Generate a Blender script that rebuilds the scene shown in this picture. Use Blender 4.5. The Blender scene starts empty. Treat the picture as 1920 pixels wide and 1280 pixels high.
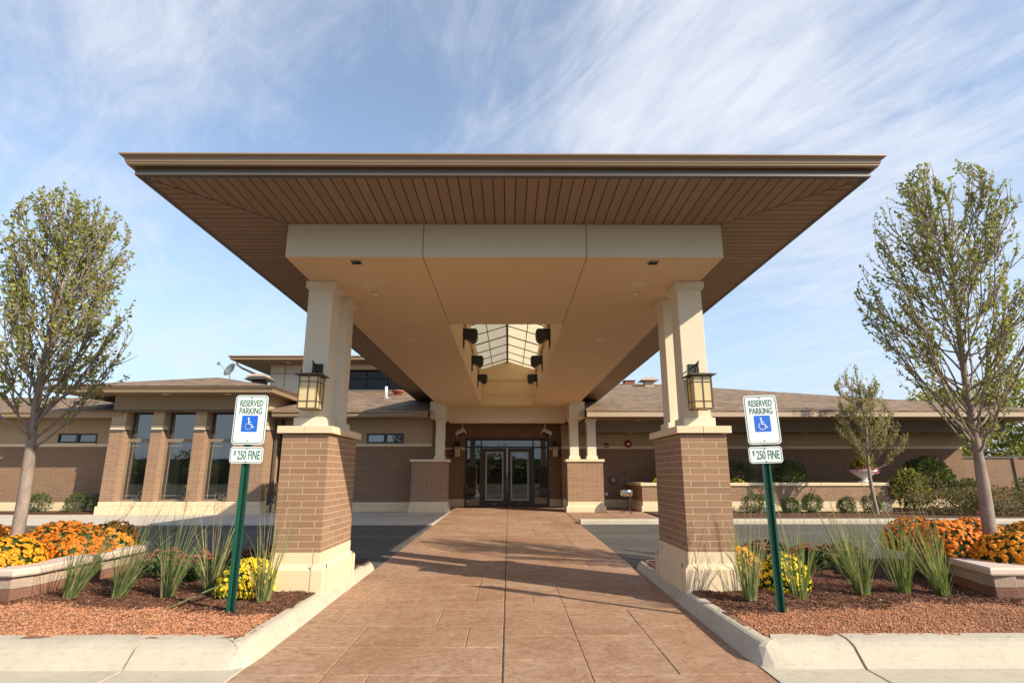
import bpy, math, random
import numpy as np
from mathutils import Vector, Matrix, noise
R=math.radians
S=bpy.context.scene; C=S.collection
# ------------------------------------------------------------ camera
cam=bpy.data.cameras.new('camera'); co=bpy.data.objects.new('camera',cam); C.objects.link(co); S.camera=co
cam.sensor_width=36; cam.lens=36*1056.5/1920; cam.clip_start=.05; cam.clip_end=3000
co.location=(.0411,0,0)
_yaw=-.0059; _p=.2312; _r=.0006
co.matrix_world=Matrix.Translation((.0411,0,0))@Matrix.Rotation(_yaw,4,'Z')@Matrix.Rotation(math.pi/2+_p,4,'X')@Matrix.Rotation(-_r,4,'Z')
# ------------------------------------------------------------ world: sky with thin cirrus
SUN=Vector((.833,-.553,.61)).normalized(); EL=math.asin(SUN.z)
w=bpy.data.worlds.new('World'); S.world=w; w.use_nodes=True
N=w.node_tree.nodes; L=w.node_tree.links; N.clear()
def wn(t,**k):
    n=N.new(t)
    for a,b in k.items(): setattr(n,a,b)
    return n
def wm(op,a,b=None,c=None,clamp=False):
    n=N.new('ShaderNodeMath'); n.operation=op; n.use_clamp=clamp
    for i,v in enumerate((a,b,c)):
        if v is None: continue
        if isinstance(v,(int,float)): n.inputs[i].default_value=v
        else: L.new(v,n.inputs[i])
    return n.outputs[0]
sky=wn('ShaderNodeTexSky',sky_type='NISHITA',sun_disc=False,sun_elevation=EL,sun_rotation=math.atan2(.833,-.553),altitude=200,air_density=1.0,dust_density=.6,ozone_density=1.6)
tc=wn('ShaderNodeTexCoord'); sp=wn('ShaderNodeSeparateXYZ'); L.new(tc.outputs['Generated'],sp.inputs[0])
X,Y,Z=sp.outputs
zz=wm('ADD',wm('MAXIMUM',Z,0.0),.16)
u=wm('DIVIDE',X,zz); v=wm('DIVIDE',Y,zz)
def rotated(ang,su,sv):
    a=wm('ADD',wm('MULTIPLY',u,math.cos(ang)*su),wm('MULTIPLY',v,math.sin(ang)*su))
    b=wm('ADD',wm('MULTIPLY',u,-math.sin(ang)*sv),wm('MULTIPLY',v,math.cos(ang)*sv))
    c=wn('ShaderNodeCombineXYZ'); L.new(a,c.inputs[0]); L.new(b,c.inputs[1]); return c.outputs[0]
def noi(vec,sc,det=6,ro=.6,di=0):
    n=wn('ShaderNodeTexNoise'); L.new(vec,n.inputs['Vector']); n.inputs['Scale'].default_value=sc; n.inputs['Detail'].default_value=det
    n.inputs['Roughness'].default_value=ro; n.inputs['Distortion'].default_value=di; return n.outputs['Fac']
def mr(x,a,b,c=0,d=1):
    n=wn('ShaderNodeMapRange'); n.interpolation_type='SMOOTHSTEP'; L.new(x,n.inputs[0])
    for i,q in enumerate((a,b,c,d)): n.inputs[i+1].default_value=q
    return n.outputs[0]
wisp=noi(rotated(R(118),.55,1.0),1.05,12,.60,1.9)
fine=noi(rotated(R(125),1.1,2.7),1.9,10,.68,2.4)
big=noi(rotated(R(60),.7,.9),1.0,5,.55,.6)
def blob(dx,dy,dz,width,amt):   # broader bank of cloud round one sky direction
    d=Vector((dx,dy,dz)).normalized(); n=wn('ShaderNodeVectorMath',operation='DOT_PRODUCT'); nr=wn('ShaderNodeVectorMath',operation='NORMALIZE')
    L.new(tc.outputs['Generated'],nr.inputs[0]); L.new(nr.outputs[0],n.inputs[0]); n.inputs[1].default_value=d
    return mr(n.outputs['Value'],math.cos(width),1.0,0,amt)
def D(px,py):
    f=1056.5;a=(px-960)/f;b=(640-py)/f;cp,sn=math.cos(_p),math.sin(_p)
    return (a,cp-b*sn,sn+b*cp)
bank=None
for px,py,wd,am in ((1450,90,.40,.20),(1150,150,.34,.12),(1800,420,.32,.08),(60,120,.5,.13),(420,60,.3,.08),(590,230,.26,-.14),(880,330,.22,-.06),(250,420,.3,-.05),(1750,60,.14,-.10)):
    b_=blob(*D(px,py),wd,am); bank=b_ if bank is None else wm('ADD',bank,b_)
m=wm('ADD',wm('MULTIPLY',wisp,.78),wm('MULTIPLY',fine,.50)); m=wm('ADD',m,wm('MULTIPLY',big,.42)); m=wm('ADD',m,bank)
mask=mr(m,.72,1.32,.14,.90)
haze_up=mr(Z,-.02,.46,.92,0)
mix=wn('ShaderNodeMix',data_type='RGBA'); L.new(mask,mix.inputs[0]); 
hs=wn('ShaderNodeMix',data_type='RGBA',blend_type='MULTIPLY'); hs.inputs[0].default_value=1; L.new(sky.outputs[0],hs.inputs[6]); hs.inputs[7].default_value=(1.0,1.07,1.07,1)
hm=wn('ShaderNodeMix',data_type='RGBA'); L.new(haze_up,hm.inputs[0]); L.new(hs.outputs[2],hm.inputs[6]); hm.inputs[7].default_value=(2.75,3.5,4.45,1)
L.new(hm.outputs[2],mix.inputs[6]); mix.inputs[7].default_value=(4.15,4.3,4.7,1)
bg=wn('ShaderNodeBackground'); bg.inputs['Strength'].default_value=.135; L.new(mix.outputs[2],bg.inputs['Color'])
wo=wn('ShaderNodeOutputWorld'); L.new(bg.outputs[0],wo.inputs[0])
# ------------------------------------------------------------ sun and exposure
sl=bpy.data.lights.new('sun','SUN'); sl.energy=4.4; sl.angle=R(.53); sl.color=(1,.90,.71)
so=bpy.data.objects.new('sun',sl); C.objects.link(so); so.rotation_euler=SUN.to_track_quat('Z','Y').to_euler()
S.view_settings.view_transform='Standard'; S.view_settings.look='None'; S.view_settings.exposure=.70; S.view_settings.gamma=1
S.render.engine='CYCLES'
S.cycles.max_bounces=10; S.cycles.diffuse_bounces=6; S.cycles.transparent_max_bounces=16
# ------------------------------------------------------------ materials
class NT:
    def __init__(s,name):
        s.m=bpy.data.materials.new(name); s.m.use_nodes=True; s.n=s.m.node_tree.nodes; s.l=s.m.node_tree.links
        s.b=s.n['Principled BSDF']; s.out=s.n['Material Output']
    def new(s,t,**k):
        n=s.n.new(t)
        for a,b in k.items(): setattr(n,a,b)
        return n
    def co(s,kind='Object',scale=None):
        t=s.new('ShaderNodeTexCoord').outputs[kind]
        if scale:
            mp=s.new('ShaderNodeMapping'); mp.inputs['Scale'].default_value=scale; s.l.new(t,mp.inputs[0]); t=mp.outputs[0]
        return t
    def noise(s,sc,det=4,ro=.55,vec=None,di=0):
        n=s.new('ShaderNodeTexNoise'); n.inputs['Scale'].default_value=sc; n.inputs['Detail'].default_value=det; n.inputs['Roughness'].default_value=ro; n.inputs['Distortion'].default_value=di
        s.l.new(vec if vec is not None else s.co(),n.inputs['Vector']); return n.outputs['Fac']
    def mix(s,f,a,b,bt='MIX'):
        n=s.new('ShaderNodeMix',data_type='RGBA',blend_type=bt)
        for i,v in ((0,f),(6,a),(7,b)):
            if isinstance(v,(int,float)): n.inputs[i].default_value=v
            elif isinstance(v,tuple): n.inputs[i].default_value=(*v,1) if len(v)==3 else v
            else: s.l.new(v,n.inputs[i])
        return n.outputs[2]
    def rng(s,x,a,b,c=0,d=1):
        n=s.new('ShaderNodeMapRange'); s.l.new(x,n.inputs[0])
        for i,q in enumerate((a,b,c,d)): n.inputs[i+1].default_value=q
        return n.outputs[0]
    def math(s,op,a,b=0):
        n=s.new('ShaderNodeMath',operation=op)
        for i,v in enumerate((a,b)):
            if isinstance(v,(int,float)): n.inputs[i].default_value=v
            else: s.l.new(v,n.inputs[i])
        return n.outputs[0]
    def bump(s,h,st=.3,d=.01,prev=None):
        n=s.new('ShaderNodeBump'); n.inputs['Strength'].default_value=st; n.inputs['Distance'].default_value=d; s.l.new(h,n.inputs['Height'])
        if prev is not None: s.l.new(prev,n.inputs['Normal'])
        s.l.new(n.outputs[0],s.b.inputs['Normal']); return n.outputs[0]
    def set(s,**k):
        for a,v in k.items():
            i=s.b.inputs[a.replace('_',' ')]
            if isinstance(v,(int,float)): i.default_value=v
            elif isinstance(v,tuple): i.default_value=(*v,1)
            else: s.l.new(v,i)
        return s
def dim(c,f): return tuple(min(1,x*f) for x in c)
def plain(name,c,rough=.7,var=.15,sc=6,bump=0,bsc=80,bd=.003,metal=0,spec=.5,det=5):
    t=NT(name); n=t.noise(sc,det,.6)
    t.set(Base_Color=t.mix(n,dim(c,1-var),dim(c,1+var)),Roughness=rough,Metallic=metal); t.b.inputs['Specular IOR Level'].default_value=spec
    if bump: t.bump(t.noise(bsc,4,.6),bump,bd)
    return t.m
def brick(name,c1,c2,mortar,bw=.305,rh=.0677,ms=.0085,contrast=1):
    t=NT(name); uv=t.co('UV')
    b=t.new('ShaderNodeTexBrick'); t.l.new(uv,b.inputs['Vector']); b.offset=.5
    for k,v in (('Scale',1),('Mortar Size',ms/2),('Mortar Smooth',.15),('Bias',-.1),('Brick Width',bw),('Row Height',rh)): b.inputs[k].default_value=v
    b.inputs['Color1'].default_value=(*c1,1); b.inputs['Color2'].default_value=(*c2,1); b.inputs['Mortar'].default_value=(*mortar,1)
    n=t.noise(1.1,5,.6); n2=t.noise(45,5,.7); st=t.noise(160,2,.5,t.co('Object',(1,1,.25)))
    col=t.mix(t.rng(n,.3,.7,.0,.35),b.outputs['Color'],dim(c1,.75),'MIX')
    col=t.mix(.5,b.outputs['Color'],col)
    col=t.mix(t.rng(n2,.3,.75,0,.5),col,t.mix(1.0,col,(.74,.70,.66),'MULTIPLY'))
    inv=t.math('SUBTRACT',1,b.outputs['Fac'])
    t.set(Base_Color=col,Roughness=.86); t.b.inputs['Specular IOR Level'].default_value=.3
    h=t.math('ADD',t.math('MULTIPLY',inv,1.0),t.math('MULTIPLY',n2,.25)); h=t.math('ADD',h,t.math('MULTIPLY',st,.12))
    t.bump(h,.75,.006); return t.m
M={}
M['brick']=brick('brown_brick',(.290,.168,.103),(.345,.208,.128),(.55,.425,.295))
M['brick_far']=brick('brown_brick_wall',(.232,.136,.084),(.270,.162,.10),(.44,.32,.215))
M['cream_brick']=brick('cream_brick',(.46,.33,.20),(.50,.365,.225),(.55,.42,.28))
M['stone']=plain('cast_stone',(.70,.55,.36),.85,.07,3,.12,120)
def stucco(name,c):
    t=NT(name); n=t.noise(1.3,5,.6); n2=t.noise(260,3,.6); n3=t.noise(9,5,.7)
    col=t.mix(n,dim(c,.95),dim(c,1.05)); col=t.mix(t.rng(n2,.35,.7,0,.35),col,dim(c,.82)); col=t.mix(t.rng(n3,.4,.8,0,.16),col,dim(c,.85))
    t.set(Base_Color=col,Roughness=.93); t.b.inputs['Specular IOR Level'].default_value=.15; t.bump(n2,.7,.0035); return t.m
M['stucco']=stucco('stucco',(.70,.53,.335))
M['column']=stucco('column_stucco',(.72,.64,.49))
def soffit_mat():
    t=NT('soffit_boards'); uv=t.co('UV'); sp_=t.new('ShaderNodeSeparateXYZ'); t.l.new(uv,sp_.inputs[0])
    fr=t.math('FRACT',t.math('DIVIDE',sp_.outputs[0],.1035)); fl=t.math('FLOOR',t.math('DIVIDE',sp_.outputs[0],.1035))
    wnz=t.new('ShaderNodeTexWhiteNoise',noise_dimensions='1D'); t.l.new(fl,wnz.inputs['W'])
    d=t.math('ABSOLUTE',t.math('SUBTRACT',fr,.5)); g=t.rng(d,.435,.475,0,1)
    base=t.mix(t.rng(wnz.outputs[0],0,1,0,1),(.250,.168,.108),(.295,.20,.13)); base=t.mix(t.rng(t.noise(14,4,.6,t.co('Object',(1,.2,1))),.3,.8,0,.25),base,(.21,.128,.075))
    t.set(Base_Color=t.mix(g,base,(.030,.018,.012)),Roughness=.5); t.b.inputs['Specular IOR Level'].default_value=.35
    t.bump(t.math('SUBTRACT',1,g),.7,.008); return t.m
M['soffit']=soffit_mat()
M['gutter']=plain('bronze_metal',(.30,.20,.12),.33,.06,2,.03,30,.002,0,.5)
M['frieze']=plain('grey_bronze_trim',(.098,.080,.066),.4,.05,2)
M['fascia']=plain('tan_fascia',(.44,.32,.215),.5,.05,2)
M['dark_bronze']=plain('dark_bronze_frame',(.038,.031,.025),.35,.1,3,spec=.4)
M['bronze_frame']=plain('taupe_window_frame',(.22,.165,.12),.45,.05,3)
def shingles():
    t=NT('shingles'); b=t.new('ShaderNodeTexBrick'); t.l.new(t.co('UV'),b.inputs['Vector'])
    for k,v in (('Scale',1),('Mortar Size',.006),('Mortar Smooth',.4),('Bias',0),('Brick Width',.27),('Row Height',.14)): b.inputs[k].default_value=v
    b.inputs['Color1'].default_value=(.095,.058,.033,1); b.inputs['Color2'].default_value=(.31,.20,.118,1); b.inputs['Mortar'].default_value=(.07,.045,.03,1)
    col=t.mix(t.rng(t.noise(2.2,6,.75),  .3,.75,0,.35),b.outputs['Color'],(.16,.10,.065)); col=t.mix(t.rng(t.noise(9,5,.7,t.co('Object',(.35,1.5,1))),.45,.7,0,.5),col,(.24,.155,.098))
    t.set(Base_Color=col,Roughness=.95); t.bump(t.noise(120,3,.6),.5,.006); return t.m
M['shingle']=shingles()
def stamped():
    t=NT('stamped_concrete'); at=t.new('ShaderNodeAttribute'); at.attribute_name='tone'
    n=t.noise(1.0,8,.68,t.co(),.6); n2=t.noise(5.5,8,.72,t.co('Object',(1,1.25,1)),2.2); n3=t.noise(26,6,.7)
    col=t.mix(t.rng(at.outputs['Fac'],0,1,0,1),(.290,.155,.092),(.350,.194,.118))
    col=t.mix(t.rng(n,.38,.66,0,.8),col,(.46,.315,.215)); col=t.mix(t.rng(n2,.44,.66,0,.8),col,(.215,.108,.058)); col=t.mix(t.rng(n3,.55,.76,0,.6),col,(.60,.46,.34)); col=t.mix(t.rng(t.noise(.35,5,.6),.5,.7,0,.3),col,(.24,.13,.075))
    t.set(Base_Color=col,Roughness=t.rng(n2,.3,.7,.5,.82)); t.b.inputs['Specular IOR Level'].default_value=.3
    p=t.bump(t.noise(7,8,.7,t.co('Object',(1,1.6,1)),1.4),.5,.016); t.bump(n3,.35,.006,p); return t.m
M['stamped']=stamped()
M['groove']=plain('groove_grout',(.20,.115,.068),.9,.2,10)
def asphalt():
    t=NT('asphalt'); n=t.noise(.7,6,.65,t.co('Object',(.5,1.6,1))); n2=t.noise(210,3,.7)
    col=t.mix(t.rng(n,.35,.7),(.055,.048,.042),(.105,.090,.075)); col=t.mix(t.rng(t.noise(.9,7,.7,t.co('Object',(.35,1.7,1)),1.2),.48,.68,0,.55),col,(.16,.135,.108)); col=t.mix(t.rng(n2,.5,.75,0,.5),col,(.17,.15,.13))
    t.set(Base_Color=col,Roughness=.9); t.bump(n2,.7,.006); return t.m
M['asphalt']=asphalt()
def concrete(name,c):
    t=NT(name); n=t.noise(1.6,7,.7); n2=t.noise(240,3,.7); n3=t.noise(14,6,.75,t.co('Object',(1,1,3)))
    col=t.mix(t.rng(n,.3,.7),dim(c,.84),dim(c,1.06)); col=t.mix(t.rng(n3,.5,.8,0,.8),col,dim(c,.62)); col=t.mix(t.rng(t.noise(3.1,7,.75,None,1.5),.56,.7,0,.45),col,(c[0]*.62,c[1]*.56,c[2]*.5)); col=t.mix(t.rng(n2,.5,.8,0,.25),col,dim(c,.6))
    st=t.noise(90,2,.5,t.co('Object',(1.6,.12,.12)))
    t.set(Base_Color=col,Roughness=.92); t.b.inputs['Specular IOR Level'].default_value=.25; t.bump(t.math('ADD',n2,st),.42,.004); return t.m
M['concrete']=concrete('concrete',(.52,.45,.355))
M['sidewalk']=concrete('sidewalk_concrete',(.60,.52,.43))
M['mulch']=plain('mulch',(.115,.045,.022),.95,.5,26,1,70,.03)
M['chips']=plain('mulch_chips',(.175,.070,.036),.9,.6,14)
M['gravelbase']=plain('gravel_base',(.30,.135,.07),.95,.35,40,.9,110,.02)
M['gravel']=plain('gravel_stones',(.36,.145,.070),.9,.5,22)
M['gravel2']=plain('gravel_stones_pale',(.46,.215,.115),.9,.45,30)
M['capstone']=plain('pale_cap_stone',(.57,.45,.38),.85,.1,8,.2,120)
def blockmat(name,c,v):
    t=NT(name); n=t.noise(5,6,.7); n2=t.noise(60,4,.7)
    t.set(Base_Color=t.mix(t.rng(n2,.5,.8,0,.4),t.mix(t.rng(t.noise(2.3,3,.5),.36,.64),dim(c,1-v),dim(c,1+v)),dim(c,.6)),Roughness=.95); t.bump(n2,.8,.012); return t.m
M['blocktan']=blockmat('tan_block',(.41,.30,.225),.3); M['blockred']=blockmat('red_block',(.225,.105,.072),.25)
M['soil']=M['mulch']
def leafm(name,c1,c2,tr=.35,sc=9):
    t=NT(name); col=t.mix(t.rng(t.noise(sc,3,.6),.32,.68),c1,c2)
    t.set(Base_Color=col,Roughness=.55); t.b.inputs['Specular IOR Level'].default_value=.35
    tl=t.new('ShaderNodeBsdfTranslucent'); t.l.new(t.mix(1.0,col,(1.1,1.2,.5),'MULTIPLY'),tl.inputs[0])
    mx=t.new('ShaderNodeMixShader'); mx.inputs[0].default_value=tr; t.l.new(t.b.outputs[0],mx.inputs[1]); t.l.new(tl.outputs[0],mx.inputs[2]); t.l.new(mx.outputs[0],t.out.inputs[0]); return t.m
M['leaf']=leafm('pear_leaves',(.14,.18,.045),(.38,.40,.10),.42,14)
M['leaf2']=leafm('pear_leaves_yellowing',(.28,.25,.07),(.50,.44,.15),.45,14)
M['leafolive']=leafm('olive_leaves',(.22,.20,.06),(.38,.33,.11),.35,20)
M['leafdark']=leafm('boxwood_leaves',(.035,.065,.015),(.10,.14,.03),.2,25)
M['leafmid']=leafm('shrub_leaves',(.05,.085,.022),(.15,.17,.045),.3,16)
M['leafred']=leafm('reddening_leaves',(.16,.09,.05),(.32,.19,.12),.3,18)
M['leafyellow']=leafm('yellow_leaves',(.35,.26,.04),(.5,.38,.08),.3,18)
M['grass']=leafm('grass_blades',(.12,.17,.06),(.34,.38,.16),.4,7)
M['grassdry']=leafm('dry_blades',(.38,.30,.16),(.5,.40,.24),.3,9)
M['sedumleaf']=leafm('sedum_leaves',(.06,.10,.04),(.13,.18,.07),.2,14)
M['sedumbloom']=plain('sedum_blooms',(.27,.085,.060),.9,.4,40,.8,160,.01)
M['orange']=leafm('orange_petals',(.78,.24,.004),(.90,.38,.010),.25,30)
M['orangedeep']=leafm('deep_orange_petals',(.66,.13,.004),(.84,.26,.006),.25,30)
M['centre']=plain('flower_centres',(.50,.13,.008),.8,.3,60)
M['yellow']=leafm('yellow_petals',(.90,.60,.012),(1.0,.80,.05),.25,30)
M['yellowc']=plain('yellow_centres',(.88,.58,.015),.8,.2,60)
M['pink']=leafm('pink_petals',(.45,.06,.16),(.7,.2,.35),.3,30)
def bark(name,c):
    t=NT(name); n=t.noise(9,6,.7,t.co('Object',(1,1,.5)),.8); n2=t.noise(40,5,.7,t.co('Object',(.5,.5,2)))
    col=t.mix(t.rng(n,.35,.65),dim(c,.7),dim(c,1.25)); col=t.mix(t.rng(n2,.55,.75,0,.6),col,dim(c,.5))
    t.set(Base_Color=col,Roughness=.9); t.bump(n2,.8,.008); return t.m
M['bark']=bark('pear_bark',(.27,.205,.165))
M['white']=plain('white_paint',(.72,.70,.66),.5,.04,3)
M['cream']=plain('cream_panel',(.62,.56,.46),.7,.04,3)
M['lightcan']=plain('light_trim',(.75,.66,.50),.5,.03,3)
M['lens']=plain('frosted_lens',(.62,.55,.42),.4,.04,3)
M['black']=plain('black_metal',(.018,.017,.016),.5,.1,5)
M['grey']=plain('grey_metal',(.28,.28,.28),.45,.1,5,metal=.3)
M['steel']=plain('brushed_steel',(.62,.62,.60),.22,.1,12,metal=1)
M['red']=plain('alarm_red',(.24,.018,.022),.4,.08,5)
M['rust']=plain('rust_cap',(.24,.075,.045),.8,.2,20)
M['dish']=plain('dish_grey',(.20,.21,.22),.5,.08,6)
M['greenpost']=plain('green_post_paint',(.009,.075,.044),.38,.18,9,.1,60)
M['signwhite']=plain('sign_sheeting',(.80,.80,.76),.4,.03,20)
M['signgreen']=plain('sign_green_ink',(.012,.15,.11),.5,.05,20)
M['signblue']=plain('sign_blue_ink',(.012,.13,.62),.45,.05,20)
M['amber']=None
def glassy(name,c,ior=1.9,rough=.02):
    t=NT(name); t.set(Base_Color=c,Roughness=rough,IOR=ior); t.bump(t.noise(1.2,2,.5),.04,.02); return t.m
M['glass']=glassy('dark_glass',(.010,.011,.010),2.0)
M['bayglass']=glassy('bay_glass',(.014,.014,.012),2.35)
def amber():
    t=NT('amber_art_glass'); n=t.noise(9,4,.6,t.co(),1.5); col=t.mix(n,(.86,.70,.38),(.95,.84,.55))
    t.set(Base_Color=col,Roughness=.25); tl=t.new('ShaderNodeBsdfTranslucent'); t.l.new(col,tl.inputs[0])
    mx=t.new('ShaderNodeMixShader'); mx.inputs[0].default_value=.45; t.l.new(t.b.outputs[0],mx.inputs[1]); t.l.new(tl.outputs[0],mx.inputs[2]); t.l.new(mx.outputs[0],t.out.inputs[0]); return t.m
M['amber']=amber()
def skypanel():
    t=NT('translucent_skylight'); uv=t.co('Object'); sp_=t.new('ShaderNodeSeparateXYZ'); t.l.new(uv,sp_.inputs[0])
    fr=t.math('FRACT',t.math('DIVIDE',sp_.outputs[1],.24)); g=t.rng(t.math('ABSOLUTE',t.math('SUBTRACT',fr,.5)),.36,.44,0,1)
    tl=t.new('ShaderNodeBsdfTranslucent'); t.l.new(t.mix(g,(.86,.80,.66),(.62,.56,.44)),tl.inputs[0]); t.set(Base_Color=(.85,.80,.68),Roughness=.4)
    mx=t.new('ShaderNodeMixShader'); mx.inputs[0].default_value=.80; t.l.new(t.b.outputs[0],mx.inputs[1]); t.l.new(tl.outputs[0],mx.inputs[2]); t.l.new(mx.outputs[0],t.out.inputs[0]); return t.m
M['skypanel']=skypanel()
def lawn():
    t=NT('lawn'); n=t.noise(.4,6,.7); t.set(Base_Color=t.mix(t.rng(n,.3,.7),(.055,.075,.022),(.14,.13,.05)),Roughness=.95); t.bump(t.noise(30,4,.7),.8,.03); return t.m
M['lawn']=lawn()
# ------------------------------------------------------------ mesh helpers
ORG={}   # thing object -> its base point
class MB:
    def __init__(s): s.v=[]; s.f=[]; s.mi=[]; s.uv=None; s.cur=0
    def add(s,vs,fs):
        o=len(s.v); s.v+= [tuple(p) for p in vs]; s.f+=[tuple(i+o for i in f) for f in fs]; s.mi+=[s.cur]*len(fs); return s
    def box(s,x0,x1,y0,y1,z0,z1):
        return s.add([(x0,y0,z0),(x1,y0,z0),(x1,y1,z0),(x0,y1,z0),(x0,y0,z1),(x1,y0,z1),(x1,y1,z1),(x0,y1,z1)],
          [(0,3,2,1),(4,5,6,7),(0,1,5,4),(1,2,6,5),(2,3,7,6),(3,0,4,7)])
    def poly(s,pts,thick=None,d=(0,0,-1)):
        n=len(pts)
        if thick is None: return s.add(pts,[tuple(range(n))])
        q=[(p[0]+d[0]*thick,p[1]+d[1]*thick,p[2]+d[2]*thick) for p in pts]
        return s.add(list(pts)+q,[tuple(range(n)),tuple(range(2*n-1,n-1,-1))]+[((i+1)%n,i,n+i,n+(i+1)%n) for i in range(n)])
    def tube(s,path,rad,n=8,cap=True):
        path=[Vector(p) for p in path]; 
        if not hasattr(rad,'__len__'): rad=[rad]*len(path)
        vs=[]; up=None
        for i,p in enumerate(path):
            t=(path[min(i+1,len(path)-1)]-path[max(i-1,0)]).normalized()
            if up is None: up=t.orthogonal().normalized()
            up=(up-t*up.dot(t)).normalized(); w_=t.cross(up)
            for k in range(n):
                a=2*math.pi*k/n; vs.append(p+(up*math.cos(a)+w_*math.sin(a))*rad[i])
        fs=[(i*n+k,i*n+(k+1)%n,(i+1)*n+(k+1)%n,(i+1)*n+k) for i in range(len(path)-1) for k in range(n)]
        if cap: fs+=[tuple(range(n-1,-1,-1)),tuple((len(path)-1)*n+k for k in range(n))]
        return s.add(vs,fs)
    def lathe(s,c,prof,n=24,axis='Z'):
        vs=[]
        for r,h in prof:
            for k in range(n):
                a=2*math.pi*k/n; x,y=r*math.cos(a),r*math.sin(a)
                vs.append({'Z':(c[0]+x,c[1]+y,c[2]+h),'Y':(c[0]+x,c[1]+h,c[2]+y),'X':(c[0]+h,c[1]+x,c[2]+y)}[axis])
        m=len(prof)
        return s.add(vs,[(i*n+k,i*n+(k+1)%n,(i+1)*n+(k+1)%n,(i+1)*n+k) for i in range(m-1) for k in range(n)]+[tuple(range(n-1,-1,-1)),tuple((m-1)*n+k for k in range(n))])
    def sweep(s,path,prof,scale=None,closed=False,capends=True):
        # path: list of (x,y); prof: list of (inward offset, z) ; inward = left of travel
        n=len(path); P=[Vector(p) for p in path]; rings=[]
        for i in range(n):
            a=P[i-1] if (i>0 or closed) else None; b=P[(i+1)%n] if (i<n-1 or closed) else None
            ds=[]
            if a is not None: ds.append((P[i]-a).normalized())
            if b is not None: ds.append((b-P[i]).normalized())
            ns=[Vector((-d.y,d.x)) for d in ds]; nn=sum(ns,Vector((0,0))).normalized(); k=1/max(.35,nn.dot(ns[0]))
            sc=scale[i] if scale else 1
            rings.append([(P[i].x+nn.x*k*o*sc,P[i].y+nn.y*k*o*sc,z) for o,z in prof])
        m=len(prof); vs=[p for r in rings for p in r]; fs=[]
        for i in range(n if closed else n-1):
            j=(i+1)%n
            for k in range(m): fs.append((i*m+k,j*m+k,j*m+(k+1)%m,i*m+(k+1)%m))
        if capends and not closed: fs+=[tuple(range(m-1,-1,-1)),tuple((n-1)*m+k for k in range(m))]
        return s.add(vs,fs)
    def obj(s,name,mat,parent=None,smooth=False,bevel=0,uvs=None,tone=None):
        o_=Vector((0,0,0))
        if parent is not None: o_=Vector(ORG[parent.name])
        me=bpy.data.meshes.new(name)
        v=np.array(s.v,dtype=np.float64)-np.array(o_); me.from_pydata(v.tolist(),[],s.f)
        for m_ in (mat if isinstance(mat,(list,tuple)) else [mat]): me.materials.append(m_)
        me.polygons.foreach_set('material_index',s.mi); 
        nl=len(me.loops); 
        vi=np.zeros(nl,dtype=np.int32); me.loops.foreach_get('vertex_index',vi)
        pn=np.zeros(len(me.polygons)*3); me.polygons.foreach_get('normal',pn); pn=np.abs(pn.reshape(-1,3))
        lt=np.zeros(len(me.polygons),dtype=np.int32); me.polygons.foreach_get('loop_total',lt)
        ln=np.repeat(pn,lt,axis=0); pw=np.array(s.v)[vi]
        ax=ln.argmax(axis=1); uv=np.empty((nl,2))
        uv[ax==0]=pw[ax==0][:,[1,2]]; uv[ax==1]=pw[ax==1][:,[0,2]]; uv[ax==2]=pw[ax==2][:,[0,1]]
        if uvs=='y': uv=pw[:,[1,0]]
        if uvs=='x': uv=pw[:,[0,1]]
        l=me.uv_layers.new(name='UVMap'); l.data.foreach_set('uv',uv.astype(np.float32).ravel())
        if tone is not None:
            at=me.attributes.new('tone','FLOAT','FACE'); at.data.foreach_set('value',tone)
        if smooth: me.polygons.foreach_set('use_smooth',[True]*len(me.polygons))
        ob=bpy.data.objects.new(name,me); C.objects.link(ob)
        if parent is not None: ob.parent=parent; ORG[ob.name]=tuple(o_)
        else: ORG[ob.name]=(0,0,0)
        if bevel:
            b=ob.modifiers.new('bevel','BEVEL'); b.width=bevel; b.segments=2; b.limit_method='ANGLE'; b.angle_limit=R(35)
        return ob
def thing(name,label,cat,loc,group=None):
    o=bpy.data.objects.new(name,None); C.objects.link(o); o.location=loc; ORG[o.name]=tuple(loc); o.empty_display_size=.1
    o['label']=label; o['category']=cat
    if group: o['group']=group
    return o
def tag(o,label=None,cat=None,group=None,kind=None):
    for k,v_ in (('label',label),('category',cat),('group',group),('kind',kind)):
        if v_: o[k]=v_
    return o
def struct(o): o['kind']='structure'; return o
def copy_thing(src,loc,label,rz=0):
    r=src.copy(); C.objects.link(r); r.location=loc; r.rotation_euler=(0,0,rz); r['label']=label
    for ch in list(src.children):
        c=ch.copy(); C.objects.link(c); c.parent=r
        for g in ch.children:
            d=g.copy(); C.objects.link(d); d.parent=c
    ORG[r.name]=tuple(loc); return r
def gz(y): return -1.36+.0115*max(0,min(21,y))
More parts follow.
